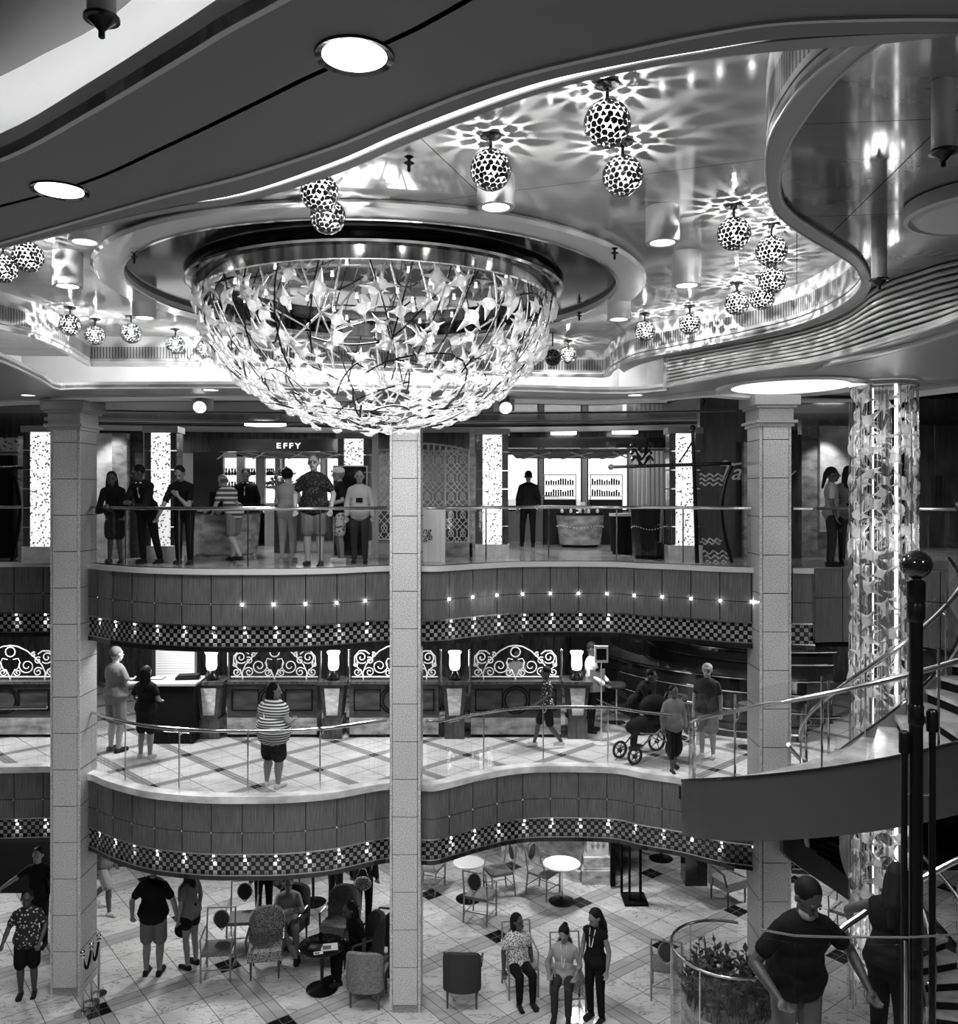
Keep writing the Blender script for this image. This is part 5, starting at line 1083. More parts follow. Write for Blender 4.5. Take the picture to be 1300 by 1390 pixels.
# ================================================================ CAFE FLOOR
def fc(px, Z): return (xx(px, Z), Z, 0)
def cafe_chair(name, label, loc, rz, fab='fabric', group=None):   # faces -y
    t = thing(name, label, 'chair', loc, group, rz); w_ = .23
    MB().box((-w_, -.23, .42), (w_, .22, .47)).build('seat', M[fab], t, False, False)
    for s in (-1, 1):
        MB().tube([(s * w_, -.21, 0), (s * w_, -.22, .45)], .017, 6).build('leg', M['framewood'], t, world=False)
        MB().tube([(s * w_, .27, 0), (s * w_, .22, .45)], .017, 6).build('leg', M['framewood'], t, world=False)
    MB().tube([(-w_, .22, .45), (-w_ * .98, .3, .96), (w_ * .98, .3, .96), (w_, .22, .45)], .017, 6).build('back_frame', M['framewood'], t, world=False)
    o = MB(); o.tube([Vector((.125 * math.sin(a) * (1 if math.cos(a) > -.2 else (1.2 + math.cos(a)) ** .8), .285 - .02 * math.cos(a), .76 + .17 * math.cos(a))) for a in [i / 20 * 2 * PI for i in range(20)]], .012, 6, True)
    bk = o.build('oval_rim', M['framewood'], t, world=False); MB().ell((0, .28, .775), (.115, .018, .15), 18, 10).build('back_pad', M['fabricdark'], t, world=False)
    MB().tube([(-w_, -.22, .2), (w_, -.22, .2)], .01, 5).tube([(-w_, .24, .2), (w_, .24, .2)], .01, 5).tube([(-w_, -.22, .14), (-w_, .25, .14)], .01, 5).tube([(w_, -.22, .14), (w_, .25, .14)], .01, 5).build('stretcher', M['framewood'], t, world=False)
    MB().tube([(-w_, -.2, .46), (-w_ * 1.1, -.16, .66), (-w_ * 1.05, .26, .7)], .014, 6).build('armrest', M['framewood'], t, world=False); MB().tube([(w_, -.2, .46), (w_ * 1.1, -.16, .66), (w_ * 1.05, .26, .7)], .014, 6).build('armrest', M['framewood'], t, world=False)
    return t
def soft_chair(name, label, loc, rz, fab):
    t = thing(name, label, 'armchair', loc, None, rz)
    MB().box((-.27, -.27, .3), (.27, .25, .46)).build('seat', M[fab], t, True, False)
    m = MB(); vs = []; fs = []
    for i in range(15):
        u = -1 + 2 * i / 14; x = .29 * math.sin(u * 1.45) / math.sin(1.45); y = .3 - .18 * u * u; h = .93 - .16 * abs(u) ** 3
        for yy, z in ((y, .3), (y + .07, .3), (y + .1, h - .02), (y + .06, h), (y + .02, h - .02)): vs.append((x, yy, z))
    for i in range(14):
        for j in range(5): fs.append((5 * i + j, 5 * i + (j + 1) % 5, 5 * i + 5 + (j + 1) % 5, 5 * i + 5 + j))
    fs += [(0, 1, 2, 3, 4), (74, 73, 72, 71, 70)]; m.add(vs, fs).build('backrest', M[fab], t, world=False)
    for sx_, sy_ in ((-1, -1), (1, -1), (-1, 1), (1, 1)): MB().cyl((.22 * sx_, .22 * sy_, 0), (.22 * sx_, .22 * sy_, .3), .014, .022, 8).build('leg', M['darkwood'], t, world=False)
    for s in (-1, 1): MB().tube([(s * .27, -.24, .4), (s * .3, -.2, .62), (s * .28, .14, .66)], .02, 6).build('armrest', M['darkwood'], t, world=False)
    return t
def round_table(label, loc, r, h, top, base='darkmetal'):
    t = thing('round_table', label, 'table', loc)
    MB().lathe([(r * .96, h - .03), (r, h - .02), (r, h - .005), (r * .98, h), (.001, h)], n=40).build('tabletop', M[top], t, world=False)
    MB().cyl((0, 0, .04), (0, 0, h - .03), .028, None, 12).build('column', M['chrome' if base != 'black' else 'darkmetal'], t, world=False)
    MB().lathe([(.24, 0), (.25, .015), (.2, .03), (.04, .06), (.03, .1), (.001, .1)], n=32).build('foot', M['darkmetal'], t, world=False); return t
round_table('white round cafe table just right of the middle pillar', fc(636, 16.75), .3, .72, 'tabletop')
round_table('white round cafe table beside the marble pilaster', fc(762, 16.65), .36, .74, 'tabletop')
round_table('dark round table with papers in front of the seated woman with crossed arms', fc(437, 13.7), .37, .7, 'darkgloss', 'black')
round_table('dark round table behind the grey tub chair, under the gallery', fc(425, 16.6), .36, .74, 'black', 'black')
round_table('dark round table at the back, right of the tall dark frames', fc(897, 18.6), .38, .74, 'black', 'black')
cafe_chair('cafe_chair', 'wooden oval backed chair pulled up in front of the left white table', fc(652, 16.0), 2.75)
cafe_chair('cafe_chair', 'wooden oval backed chair on the far right side of the left white table', fc(676, 17.0), -1.2)
cafe_chair('cafe_chair', 'oval backed chair half hidden behind the middle pillar', fc(584, 17.2), 1.2)
cafe_chair('cafe_chair', 'oval backed chair standing left of the white table beside the pilaster', fc(738, 16.95), .9)
cafe_chair('cafe_chair', 'oval backed chair behind the right white table, mostly under the gallery edge', fc(790, 18.6), -.6)
cafe_chair('cafe_chair', 'upper of two pale framed oval backed chairs facing forward at lower left', fc(329, 15.1), .12)
cafe_chair('cafe_chair', 'lower of two pale framed oval backed chairs facing forward at lower left', fc(296, 14.1), .1)
cafe_chair('cafe_chair', 'oval backed chair in which the woman in the speckled shirt sits', fc(706, 13.65), .2)
cafe_chair('cafe_chair', 'oval backed chair in which the woman with the lanyard sits', fc(771, 13.3), .1)
cafe_chair('cafe_chair', 'oval backed chair with pale patterned pad behind the bearded man', fc(1148, 15.4), -.7, 'pattern')
cafe_chair('cafe_chair', 'oval backed chair cropped at the lower edge beside the planter', fc(905, 13.6), 2.9)
soft_chair('upholstered_chair', 'speckled upholstered chair in front of the woman with crossed arms', fc(361, 14.2), .15, 'pattern')
soft_chair('upholstered_chair', 'plain grey upholstered chair between the two seated women', fc(462, 15.0), -.25, 'fabric')
soft_chair('upholstered_chair', 'chair carrying the woman with crossed arms', fc(392, 15.05), -.3, 'fabricdark')
soft_chair('upholstered_chair', 'chair carrying the dark haired woman at the table', fc(490, 14.15), -1.2, 'fabricdark')
soft_chair('upholstered_chair', 'dark upholstered chair against the middle pillar, right of the seated dark haired woman', fc(519, 14.75), -1.9, 'fabricdark')
soft_chair('upholstered_chair', 'dark upholstered chair at the bottom beside the middle pillar', fc(500, 13.4), 3.0, 'fabric')
soft_chair('upholstered_chair', 'single dark grey upholstered chair seen from behind right of the middle pillar', fc(628, 13.4), 3.1, 'fabricdark')
soft_chair('upholstered_chair', 'pale grey boxy armchair under the gallery near the planter', fc(988, 16.7), .5, 'fabric')
soft_chair('upholstered_chair', 'dark upholstered chair far back under the gallery, left side', fc(385, 17.4), 2.5, 'fabricdark')
for nm, lab, cat, px, Z, z, bx, mt, rz in (('newspaper', 'white folded paper on the dark table with papers', 'paper', 447, 13.62, .7, (.13, .1, .015), 'paper', .2), ('book', 'dark book on the dark table with papers', 'book', 428, 13.6, .7, (.1, .08, .03), 'cdark', -.1), ('card', 'small white card at the front of the dark table', 'card', 432, 13.45, .7, (.07, .04, .008), 'paper', .3)):
    t = thing(nm, lab, cat, (xx(px, Z), Z, z), None, rz); MB().box((-bx[0], -bx[1], 0), bx).build('cover', M[mt], t, False, False); MB().box((-bx[0] * .8, -bx[1] * .8, bx[2]), (bx[0] * .2, bx[1] * .3, bx[2] + .003)).build('print', M['cgrey'], t, False, False)
t = thing('cup', 'black cup standing at the back of the dark table', 'cup', (xx(436, 13.9), 13.85, .7)); MB().lathe([(.03, 0), (.042, .1), (.038, .1), (.026, .01), (.001, .01)], n=16).build('cup_body', M['cblack'], t, world=False); MB().tube([(.04, 0, .08), (.07, 0, .06), (.04, 0, .03)], .006, 6).build('handle', M['cblack'], t, world=False)
# marble pilaster and low wall
t = thing('marble_pilaster', 'pale marble pilaster with diamond pattern inset behind the right white table', 'pilaster', fc(812, 17.4))
x = xx(812, 17.4)
MB().box((x - .33, 17.35, 0), (x + .33, 18.0, .28)).box((x - .31, 17.38, .28), (x + .31, 18, .32)).box((x - .29, 17.4, .32), (x + .29, 18, .52)).build('base', M['marble'], t, False); MB().box((x - .22, 17.5, .52), (x + .22, 17.9, 2.4)).build('shaft', M['marblelit'], t, False)
m = MB()
for i in range(3):
    for j in range(9): cx, cz = x - .11 + .11 * i, .75 + .17 * j; m.add([(cx - .04, 17.49, cz), (cx, 17.49, cz - .07), (cx + .04, 17.49, cz), (cx, 17.49, cz + .07), (cx, 17.475, cz)], [(0, 1, 4), (1, 2, 4), (2, 3, 4), (3, 0, 4)])
m.build('diamond_inset', M['graymarble'], t, False)
t = thing('low_marble_wall', 'low grey marble wall running left from the pilaster, behind the right white table', 'wall', fc(750, 18.2))
cv = [(xx(793, 17.6), 17.6), (xx(752, 18.0), 18.0), (xx(705, 18.9), 18.9), (xx(680, 18.9), 18.9)]
MB().ribbon([Vector(p) for p in cv], 0, .22, .2).build('plinth', M['marble'], t, False); MB().ribbon([Vector((p[0], p[1] + .03)) for p in cv], .22, .95, .14).build('panel', M['graymarble'], t, False); MB().ribbon([Vector((p[0], p[1] - .02)) for p in cv], .95, 1.0, .22).build('coping', M['marblelit'], t, False)
t = thing('tall_frame', 'two tall dark uprights with glass between them on a dark foot, right of the pilaster', 'frame', fc(860, 16.6))
for a, b, dz in ((835, 842, .6), (846, 849, .3), (853.5, 856, 0), (868, 871, 0)): MB().box((xx(a, 16.6), 16.6 + dz, .04), (xx(b, 16.6), 16.68 + dz, 2.3)).build('upright', M['black'], t, False)
MB().box((xx(846, 16.6), 16.45, 0), (xx(878, 16.6), 16.95, .05)).build('foot', M['black'], t, False); MB().box((xx(856, 16.6), 16.63, .06), (xx(868, 16.6), 16.645, 2.3)).build('glass_panel', M['glass'], t, False); MB().box((xx(855, 16.6), 16.6, 1.25), (xx(869, 16.6), 16.68, 1.33)).build('cross_rail', M['black'], t, False)
fbox('dark_column', 'square black column with speckled reflections left of the pale armchair', 'column', 930, 960, 17.3, 0, 2.4, .4, 'darkgloss')
fbox('black_counter', 'long black counter front at the far left under the gallery', 'counter', -80, 72, 17.0, 0, 1.6, .5, 'black'); fbox('black_counter', 'low black stepped counter behind the walking woman in pale shorts', 'counter', 150, 214, 18.2, 0, 1.0, .5, 'darkgloss')
fbox('back_counter', 'dark bar counter across the back of the cafe under the gallery', 'counter', 360, 690, 20.1, 0, 1.1, .3, 'darkwood')
for px, Z, l in ((124, 13.3, 'brass rope stanchion leftmost, beside the left pillar'), (134, 13.55, 'brass rope stanchion behind the leftmost one'), (112, 13.05, 'brass rope stanchion nearest the lower edge, by the left pillar')):
    t = thing('stanchion', l, 'stanchion', fc(px, Z)); MB().lathe([(.12, 0), (.12, .02), (.02, .04), (.02, .86)], n=18).build('post', M['brass'], t, world=False); MB().ell((0, 0, .92), (.04,) * 3, 14, 9).lathe([(.03, .84), (.035, .87), (.02, .89)], n=14).build('finial', M['chrome'], t, world=False)
t = tag(MB().tube(smooth_curve([(xx(112, 13.05), 13.05, .84), (xx(118, 13.2), 13.2, .6), (xx(124, 13.3), 13.3, .84)], 8), .018, 8).tube(smooth_curve([(xx(124, 13.3), 13.3, .84), (xx(129, 13.4), 13.4, .62), (xx(134, 13.55), 13.55, .84)], 8), .018, 8).build('barrier_rope', M['cblack']), 'dark barrier rope sagging between the brass stanchions', 'rope')
# ================================================================ PEOPLE
def blob(mb, name, m, voxel, smooth=2):
    me = mb.mesh('tmp', m); o = bpy.data.objects.new('tmp', me); C.objects.link(o)
    r = o.modifiers.new('r', 'REMESH'); r.mode = 'VOXEL'; r.voxel_size = voxel
    s = o.modifiers.new('s', 'SMOOTH'); s.iterations = smooth; s.factor = .5
    dg = bpy.context.evaluated_depsgraph_get(); out = bpy.data.meshes.new_from_object(o.evaluated_get(dg)); out.name = name
    bpy.data.objects.remove(o); bpy.data.meshes.remove(me)
    out.polygons.foreach_set('use_smooth', [True] * len(out.polygons)); out.materials.clear(); out.materials.append(m); return out
def rx(a): return Matrix.Rotation(a, 3, 'X')
HS = 1.13
def sc_(t): return tuple(v * HS for v in t)
def mm_(x): return M[x] if isinstance(x, str) else x
def person(label, loc, H, rz, skin='skin', top=('tee', 'cblack'), bottom=('trousers', 'cblack'), hair=('short', 'hair'), shoes='shoe', lean=0.0, head=(0, 0), el=None, wr=None, kn=None, an=None, sit=False, fat=1.0, extra=None, vx=.0125, beard=None):
    k = H / 1.75; t = thing('person', label, 'person', loc, None, rz); t.scale = (k, k, k)
    hz = .5 if sit else .93; pel = Vector((0, 0, hz)); Rl = rx(lean)
    U = lambda x, y, z: pel + Rl @ Vector((x, y, z - .93))
    sh = [U(-.163, 0, 1.365), U(.163, 0, 1.365)]
    el = [Vector(e) for e in el] if el else [U(-.235, .02, 1.13), U(.235, .02, 1.13)]
    wr = [Vector(e) for e in wr] if wr else [U(-.245, -.05, .88), U(.245, -.05, .88)]
    hip = [Vector((-.09, 0, hz - .02)), Vector((.09, 0, hz - .02))]
    if sit: kn = kn or [(-.11, -.42, .5), (.11, -.42, .5)]; an = an or [(-.11, -.42, .09), (.11, -.44, .09)]
    kn = [Vector(e) for e in (kn or [(-.1, -.015, .49), (.1, -.015, .49)])]; an = [Vector(e) for e in (an or [(-.1, .02, .085), (.1, .02, .085)])]
    f = fat; hc = U(0, -.025, 1.61); Rh = Matrix.Rotation(head[0], 3, 'Z') @ rx(lean * .35 + head[1]); HD = lambda x, y, z: hc + Rh @ (Vector((x, y, z)) * HS)
    def torso(m, e=0.0, hem=None, neckr=0):
        m.ell(U(0, .0, 1.29), ((.165 + e) * f, (.1 + e) * f, .19 + e * .5), 18, 10, Rl); m.ell(U(0, -.01 * f, 1.1), ((.135 + e) * f, (.095 + e) * f * (1 + (f - 1) * .6), .16 + e), 18, 10, Rl); m.ell(pel + Vector((0, 0, .02)), ((.158 + e * 2) * f, (.115 + e * 2) * f, .13 + (0 if hem is None else 0)), 18, 10)
        for s in (0, 1): m.cap(U((-.04, .04)[s], .01, 1.42), sh[s], .05 + e * .6, .048 + e * .7)
    b = MB(); torso(b)
    b.cap(U(0, .005, 1.42), hc + Rh @ Vector((0, .015, -.05)), .056, .05)
    b.ell(HD(0, .012, .02), sc_((.074, .092, .1)), 18, 12, Rh); b.ell(HD(0, -.022, -.045), sc_((.055, .062, .068)), 16, 10, Rh); b.ell(HD(0, -.055, -.088), sc_((.026, .022, .02)), 10, 6, Rh)
    b.cap(HD(0, -.088, .012), HD(0, -.106, -.022), .009 * HS, .016 * HS, 8); b.cap(HD(-.035, -.078, .03), HD(.035, -.078, .03), .009 * HS, .009 * HS, 8); b.cap(HD(-.018, -.082, -.052), HD(.018, -.082, -.052), .011 * HS, .011 * HS, 8)
    for s in (-1, 1): b.ell(HD(s * .077, .012, -.002), sc_((.012, .02, .03)), 8, 6, Rh)
    for s in (0, 1):
        sg = (-1, 1)[s]
        b.cap(sh[s], el[s], .047 * f ** .5, .038 * f ** .5); b.cap(el[s], el[s].lerp(wr[s], .35), .038 * f ** .5, .039 * f ** .5); b.cap(el[s].lerp(wr[s], .35), wr[s], .039 * f ** .5, .026)
        d = (wr[s] - el[s]).normalized(); side = d.cross(Vector((0, 1, 0)) if abs(d.y) < .8 else Vector((0, 0, 1))).normalized(); nrm = side.cross(d).normalized()
        if nrm.y > 0: nrm = -nrm
        pm = wr[s] + d * .045; b.cap(wr[s], pm, .025, .028, 8); b.cap(pm - side * .022, pm - side * .025 + d * .03, .018, .016, 8); b.cap(pm + side * .022, pm + side * .025 + d * .03, .018, .016, 8)
        for q in range(4):
            o_ = side * (-.03 + .02 * q); L = (.062, .074, .078, .058)[q] * .5; p0 = pm + o_ + d * .035; p1 = p0 + d * L + nrm * .012; p2 = p1 + (d * .6 + nrm * .8).normalized() * L; b.cap(p0, p1, .0095, .009, 6); b.cap(p1, p2, .009, .008, 6)
        th = -side * sg; b.cap(pm - d * .02 + th * .02, pm + d * .015 + th * .05, .012, .0105, 6); b.cap(pm + d * .015 + th * .05, pm + d * .045 + th * .056 + nrm * .01, .0105, .009, 6)
        g = f ** .6; b.cap(hip[s], kn[s], .088 * g, .056 * g); b.cap(kn[s], kn[s].lerp(an[s], .35), .054 * g, .056 * g); b.cap(kn[s].lerp(an[s], .35) + Vector((0, .008, 0)), an[s], .055 * g, .036)
        dirf = Vector((sg * .02, -.13, -.045)); b.cap(an[s] + Vector((0, .03, -.035)), an[s] + dirf, .036, .03)
    bo = bpy.data.objects.new('body', blob(b, 'body', M[skin], vx * .72, 2)); C.objects.link(bo); bo.parent = t
    def garment(nm, mb, mt, v=vx, sm=3): o = bpy.data.objects.new(nm, blob(mb, nm, mm_(mt), v, sm)); C.objects.link(o); o.parent = t; return o
    kind, mt = top
    if kind != 'none':
        g = MB(); e = .022 if kind != 'jacket' else .035
        torso(g, e); hemz = hz - (.1 if not sit else .02)
        g.cap(Vector((-.05 * f, 0, hz + .05)), Vector((-.05 * f, 0, hemz + .08)), (.122 + e) * f, (.112 + e) * f); g.cap(Vector((.05 * f, 0, hz + .05)), Vector((.05 * f, 0, hemz + .08)), (.122 + e) * f, (.112 + e) * f)
        for s in (0, 1):
            if kind == 'tee': g.cap(sh[s], sh[s].lerp(el[s], .62), .054 + e * .5, .058 * f)
            elif kind in ('long', 'jacket'): g.cap(sh[s], el[s], .05 + e * .6, .046 + e * .4); g.cap(el[s], el[s].lerp(wr[s], .93), .05 + e * .3, .036 + e * .3)
            elif kind == 'tank': g.cap(sh[s] * .8 + U(0, 0, 1.41) * .2, sh[s] * .92 + U(0, 0, 1.41) * .08, .06, .055)
        garment({'tee': 'shirt', 'tank': 'vest_top', 'long': 'long_sleeved_top', 'jacket': 'jacket'}[kind], g, mt)
        if kind == 'jacket':
            c_ = MB(); c_.cap(U(0, -.1, 1.36), U(0, -.128, 1.2), .03, .012); c_.cap(U(-.05, -.06, 1.44), U(.05, -.06, 1.44), .025, .025); garment('shirt_front', c_, 'cwhite', .01, 1)
    kind, mt = bottom; g = MB(); e = .018
    g.ell(pel + Vector((0, 0, .03)), ((.166 + e) * f, (.122 + e) * f, .17), 18, 10)
    for s in (0, 1):
        h_, K_, A_ = hip[s], kn[s], an[s]; gg = f ** .6
        if kind in ('trousers', 'capri'): g.cap(h_, K_, .1 * gg, .07 * gg); g.cap(K_, K_.lerp(A_, .93 if kind == 'trousers' else .5), .07 * gg, .056)
        elif kind == 'shorts': g.cap(h_, h_.lerp(K_, .85), .102 * gg, .098 * gg)
        elif kind == 'shortshorts': g.cap(h_, h_.lerp(K_, .4), .102 * gg, .1 * gg)
        elif kind in ('skirt', 'dress'): g.cap(h_ * .8, h_.lerp(K_, .85) * .75 + K_ * .25, .12 * gg, .115 * gg); g.cap((hip[0] + hip[1]) / 2, ((kn[0] + kn[1]) / 2).lerp((hip[0] + hip[1]) / 2, .2), .12, .12)
    garment({'trousers': 'trousers', 'capri': 'cropped_trousers', 'shorts': 'shorts', 'shortshorts': 'shorts', 'skirt': 'skirt', 'dress': 'dress_skirt'}[kind], g, mt)
    hk, hm = hair; g = MB()
    if hk == 'bald': g.ell(HD(0, .04, -.01), sc_((.079, .07, .05)), 14, 8, Rh)
    elif hk == 'cap':
        g.ell(HD(0, .008, .055), sc_((.085, .1, .07)), 16, 9, Rh); g.cap(HD(-.035, -.1, .045), HD(.035, -.1, .045), .022 * HS, .022 * HS)
    else:
        g.ell(HD(0, .026, .04), sc_((.081, .093, .09)), 18, 12, Rh)
        if hk == 'curly': g.ell(HD(0, .03, .04), sc_((.1, .105, .1)), 16, 10, Rh)
        if hk == 'long':
            g.cap(HD(0, .06, .03), HD(0, .085, -.2), .075 * HS, .07 * HS); g.cap(HD(-.06, .04, 0), HD(-.07, .05, -.2), .035 * HS, .035 * HS); g.cap(HD(.06, .04, 0), HD(.07, .05, -.2), .035 * HS, .035 * HS); g.cap(HD(0, .085, -.18), HD(0, .1, -.33), .07 * HS, .035 * HS)
        if hk == 'bob':
            g.cap(HD(0, .05, .03), HD(0, .06, -.08), .08 * HS, .07 * HS); g.cap(HD(-.065, .02, 0), HD(-.07, .02, -.09), .03 * HS, .028 * HS); g.cap(HD(.065, .02, 0), HD(.07, .02, -.09), .03 * HS, .028 * HS)
        if hk == 'bun': g.ell(HD(0, .1, .07), sc_((.045,)) * 3, 12, 8)
        if hk == 'pony': g.cap(HD(0, .1, .02), HD(0, .15, -.2), .04 * HS, .02 * HS)
    garment('hair' if hk != 'cap' else 'cap', g, hm, vx * .8, 2)
    if beard: g = MB(); g.ell(HD(0, -.045, -.08), sc_((.058, .055, .05)), 14, 8, Rh); garment('beard', g, beard, .008, 1)
    for s in (-1, 1): MB().ell(HD(s * .03, -.084, .008), sc_((.011, .006, .006)), 8, 6, Rh).build('eye', M['eye'], t, world=False)
    MB().ell(HD(0, -.094, -.052), sc_((.022, .006, .007)), 10, 6, Rh).build('mouth', M['lip'], t, world=False)
    for s in (0, 1):
        sg = (-1, 1)[s]; g = MB(); g.cap(an[s] + Vector((0, .035, -.04)), an[s] + Vector((sg * .02, -.14, -.045)), .044, .038); g.box(an[s] + Vector((-.038, -.17, -.085)), an[s] + Vector((.038, .07, -.06)))
        garment('shoe', g, shoes, .011, 1)
    if extra: extra(t, dict(U=U, HD=HD, wr=wr, el=el, sh=sh, hip=hip))
    return t
def at(px, yf, z): h = z - CZ; Z = F * h / (H0 - yf); return (xx(px, Z), Z, z)
def bag(lab, px, Z, z, r, m='cblack'): t = thing('shoulder_bag', lab, 'bag', (xx(px, Z), Z, z)); MB().ell((0, 0, 0), (r, r * .45, r * .8)).build('pouch', M[m], t, world=False); MB().tube([(-r * .7, 0, r * .5), (-r * .3, 0, r * 1.6), (r * .3, 0, r * 1.6), (r * .7, 0, r * .5)], .01, 6).build('strap', M[m], t, world=False)
LEAN = dict(lean=.32, el=[(-.2, -.36, .97), (.2, -.36, .97)], wr=[(-.02, -.42, 1.0), (.03, -.44, 1.03)])
# ---- upper gallery
person('smiling woman with long dark hair in a short dark dress leaning on the upper rail', at(156, 764, ZA), 1.5, .15, 'skind', ('long', 'cblack'), ('dress', 'cblack'), ('long', 'hair'), head=(.1, 0), kn=[(-.07, -.02, .49), (.07, -.02, .49)], **LEAN)
person('man in a dark suit leaning on the upper rail and looking left', at(199, 765, ZA), 1.6, -.25, 'skind', ('jacket', 'cblack'), ('trousers', 'cblack'), ('short', 'hair'), head=(-.9, .1), kn=[(-.08, -.02, .49), (.16, .0, .49)], an=[(-.08, .02, .085), (.2, .1, .085)], **LEAN)
person('man in a dark tee shirt resting his chin on his fist at the upper rail', at(250, 766, ZA), 1.58, .0, 'skin', ('tee', 'cblack'), ('trousers', 'cblack'), ('short', 'hair'), lean=.3, head=(-.1, .45), el=[(-.28, -.3, .98), (.2, -.36, .99)], wr=[(-.3, -.46, .82), (.02, -.36, 1.18)])
person('balding older man in a striped shirt and shorts bending over while walking', at(318, 762, ZA), 1.52, -2.2, 'skinl', ('tee', 'cstripe2'), ('shorts', 'cmid'), ('bald', 'hairg'), lean=.5, head=(0, .2), el=[(-.22, -.3, 1.08), (.24, -.25, 1.05)], wr=[(-.1, -.5, .95), (.12, -.48, .92)], kn=[(-.1, -.12, .5), (.1, .02, .48)], an=[(-.1, -.18, .085), (.1, .3, .12)])
person('attendant in a dark suit standing behind the man in the striped shirt', at(334, 752, ZA), 1.58, .0, 'skin', ('jacket', 'cblack'), ('trousers', 'cblack'), ('short', 'hair'), head=(.2, .4))
person('woman with short curly hair in a pale hooded top and light cropped trousers', at(390, 763, ZA), 1.52, 2.9, 'skinl', ('long', 'clight'), ('capri', 'clight'), ('curly', 'hair'), 'clight', el=[(-.24, -.05, 1.12), (.24, -.05, 1.12)], wr=[(-.1, -.3, 1.1), (.1, -.3, 1.1)], fat=1.08)
person('tall man with glasses in a dark leafy print shirt and pale shorts', at(426, 768, ZA), 1.72, .0, 'skinl', ('tee', 'chawaii'), ('shorts', 'cmid'), ('short', 'hairg'), fat=1.22, el=[(-.3, .05, 1.12), (.3, .05, 1.12)], wr=[(-.28, -.08, .88), (.28, -.08, .88)],
       extra=lambda t, d: MB().tube([d['HD'](.065 * math.cos(a) , -.09, .008 + .018 * math.sin(a)) for a in [i / 10 * 2 * PI for i in range(10)]], .004, 5, True).build('glasses', M['eye'], t, world=False))
person('man in a white cap and dark shirt with plaid shorts, facing left', at(461, 763, ZA), 1.55, -1.2, 'skin', ('tee', 'cblack'), ('shorts', 'cplaid'), ('cap', 'cwhite'), 'shoel', wr=[(-.12, -.3, 1.08), (.12, -.3, 1.05)], el=[(-.24, 0, 1.12), (.24, 0, 1.12)])
person('short haired woman in a pale jacket with a camera beside the white capped man', at(488, 765, ZA), 1.5, .1, 'skin', ('long', 'clight'), ('trousers', 'cdark'), ('short', 'hair'), fat=1.05,
       extra=lambda t, d: MB().box(d['U'](-.06, -.16, 1.14), d['U'](.06, -.1, 1.22)).build('camera', M['cblack'], t, world=False))
person('man in a dark suit standing with his back turned before the shop windows', at(717, 742, ZA), 1.6, PI, 'skin', ('jacket', 'cblack'), ('trousers', 'cblack'), ('short', 'hair'), an=[(-.1, .1, .085), (.14, -.06, .085)], kn=[(-.1, .03, .49), (.13, -.06, .49)])
person('woman in a pale tee shirt looking right beside the lit stone panel', (xx(1128, 13.25), 13.25, ZA), 1.52, 1.3, 'skind', ('tee', 'clight'), ('trousers', 'cdark'), ('pony', 'hair'))
person('woman with dark ponytail seen from behind beside the crystal column', (xx(1151, 13.45), 13.45, ZA), 1.55, 2.7, 'skind', ('long', 'cgrey'), ('trousers', 'cblack'), ('long', 'hair'), lean=.12)
# ---- lower gallery
person('older man in grey tee shirt and shorts, back turned, by the left pillar', at(157, 1020, ZB), 1.82, 2.6, 'skinl', ('tee', 'cgrey'), ('shorts', 'cgrey'), ('short', 'hairg'), fat=1.18, el=[(-.24, -.05, 1.14), (.26, -.05, 1.12)], wr=[(-.16, -.3, 1.1), (.14, -.34, 1.12)])
person('woman with very long dark hair in a black top beside the older grey man', at(198, 1029, ZB), 1.56, 2.9, 'skin', ('tee', 'cblack'), ('shorts', 'cblack'), ('long', 'hair'), 'shoel', fat=1.12, el=[(-.28, .02, 1.14), (.28, .02, 1.14)], wr=[(-.18, -.2, 1.05), (.2, -.18, 1.0)])
person('woman in a striped sleeveless top and dark shorts looking left at the lower rail', at(371, 1068, ZB), 1.58, 2.6, 'skin', ('tank', 'cstripe'), ('shorts', 'cblack'), ('bob', 'hair'), 'shoel', fat=1.7, head=(-.9, .1), el=[(-.34, .0, 1.13), (.34, .0, 1.13)], wr=[(-.14, -.34, 1.08), (.12, -.34, 1.05)], kn=[(-.12, -.01, .49), (.12, -.01, .49)], an=[(-.13, .02, .085), (.13, .02, .085)],
       extra=lambda t, d: MB().tube([d['U'](.1, .14, 1.45), d['U'](.0, .22, 1.2), d['U'](-.2, .17, .95)], .009, 5).build('bag_strap', M['cwhite'], t, world=False))
person('boy in a patterned shirt and dark shorts walking left on the lower gallery', at(742, 1014, ZB), 1.42, -1.45, 'skind', ('tee', 'cfloral'), ('shorts', 'cblack'), ('short', 'hair'), 'shoel', head=(0, .25), kn=[(-.09, -.16, .5), (.09, .05, .48)], an=[(-.09, -.26, .1), (.09, .3, .14)], el=[(-.22, .08, 1.14), (.22, -.04, 1.13)], wr=[(-.2, -.12, .95), (.2, -.25, 1.0)])
person('woman in a grey cardigan and dark cropped trousers walking toward us by the curved stair', at(914, 1046, ZB), 1.38, .15, 'skind', ('long', 'cmid'), ('capri', 'cblack'), ('short', 'hair'), head=(.25, 0), kn=[(-.08, -.08, .49), (.08, .03, .49)], an=[(-.08, -.14, .085), (.08, .16, .1)], fat=1.1)
person('steward in a white jacket holding a dark board beside the last urn lamp', (xx(802, 16.3), 16.3, ZB), 1.68, 1.2, 'skind', ('long', 'cwhite'), ('trousers', 'cblack'), ('short', 'hair'), head=(0, .3), el=[(-.24, -.05, 1.15), (.24, -.05, 1.15)], wr=[(-.16, -.3, .98), (.16, -.3, .98)])
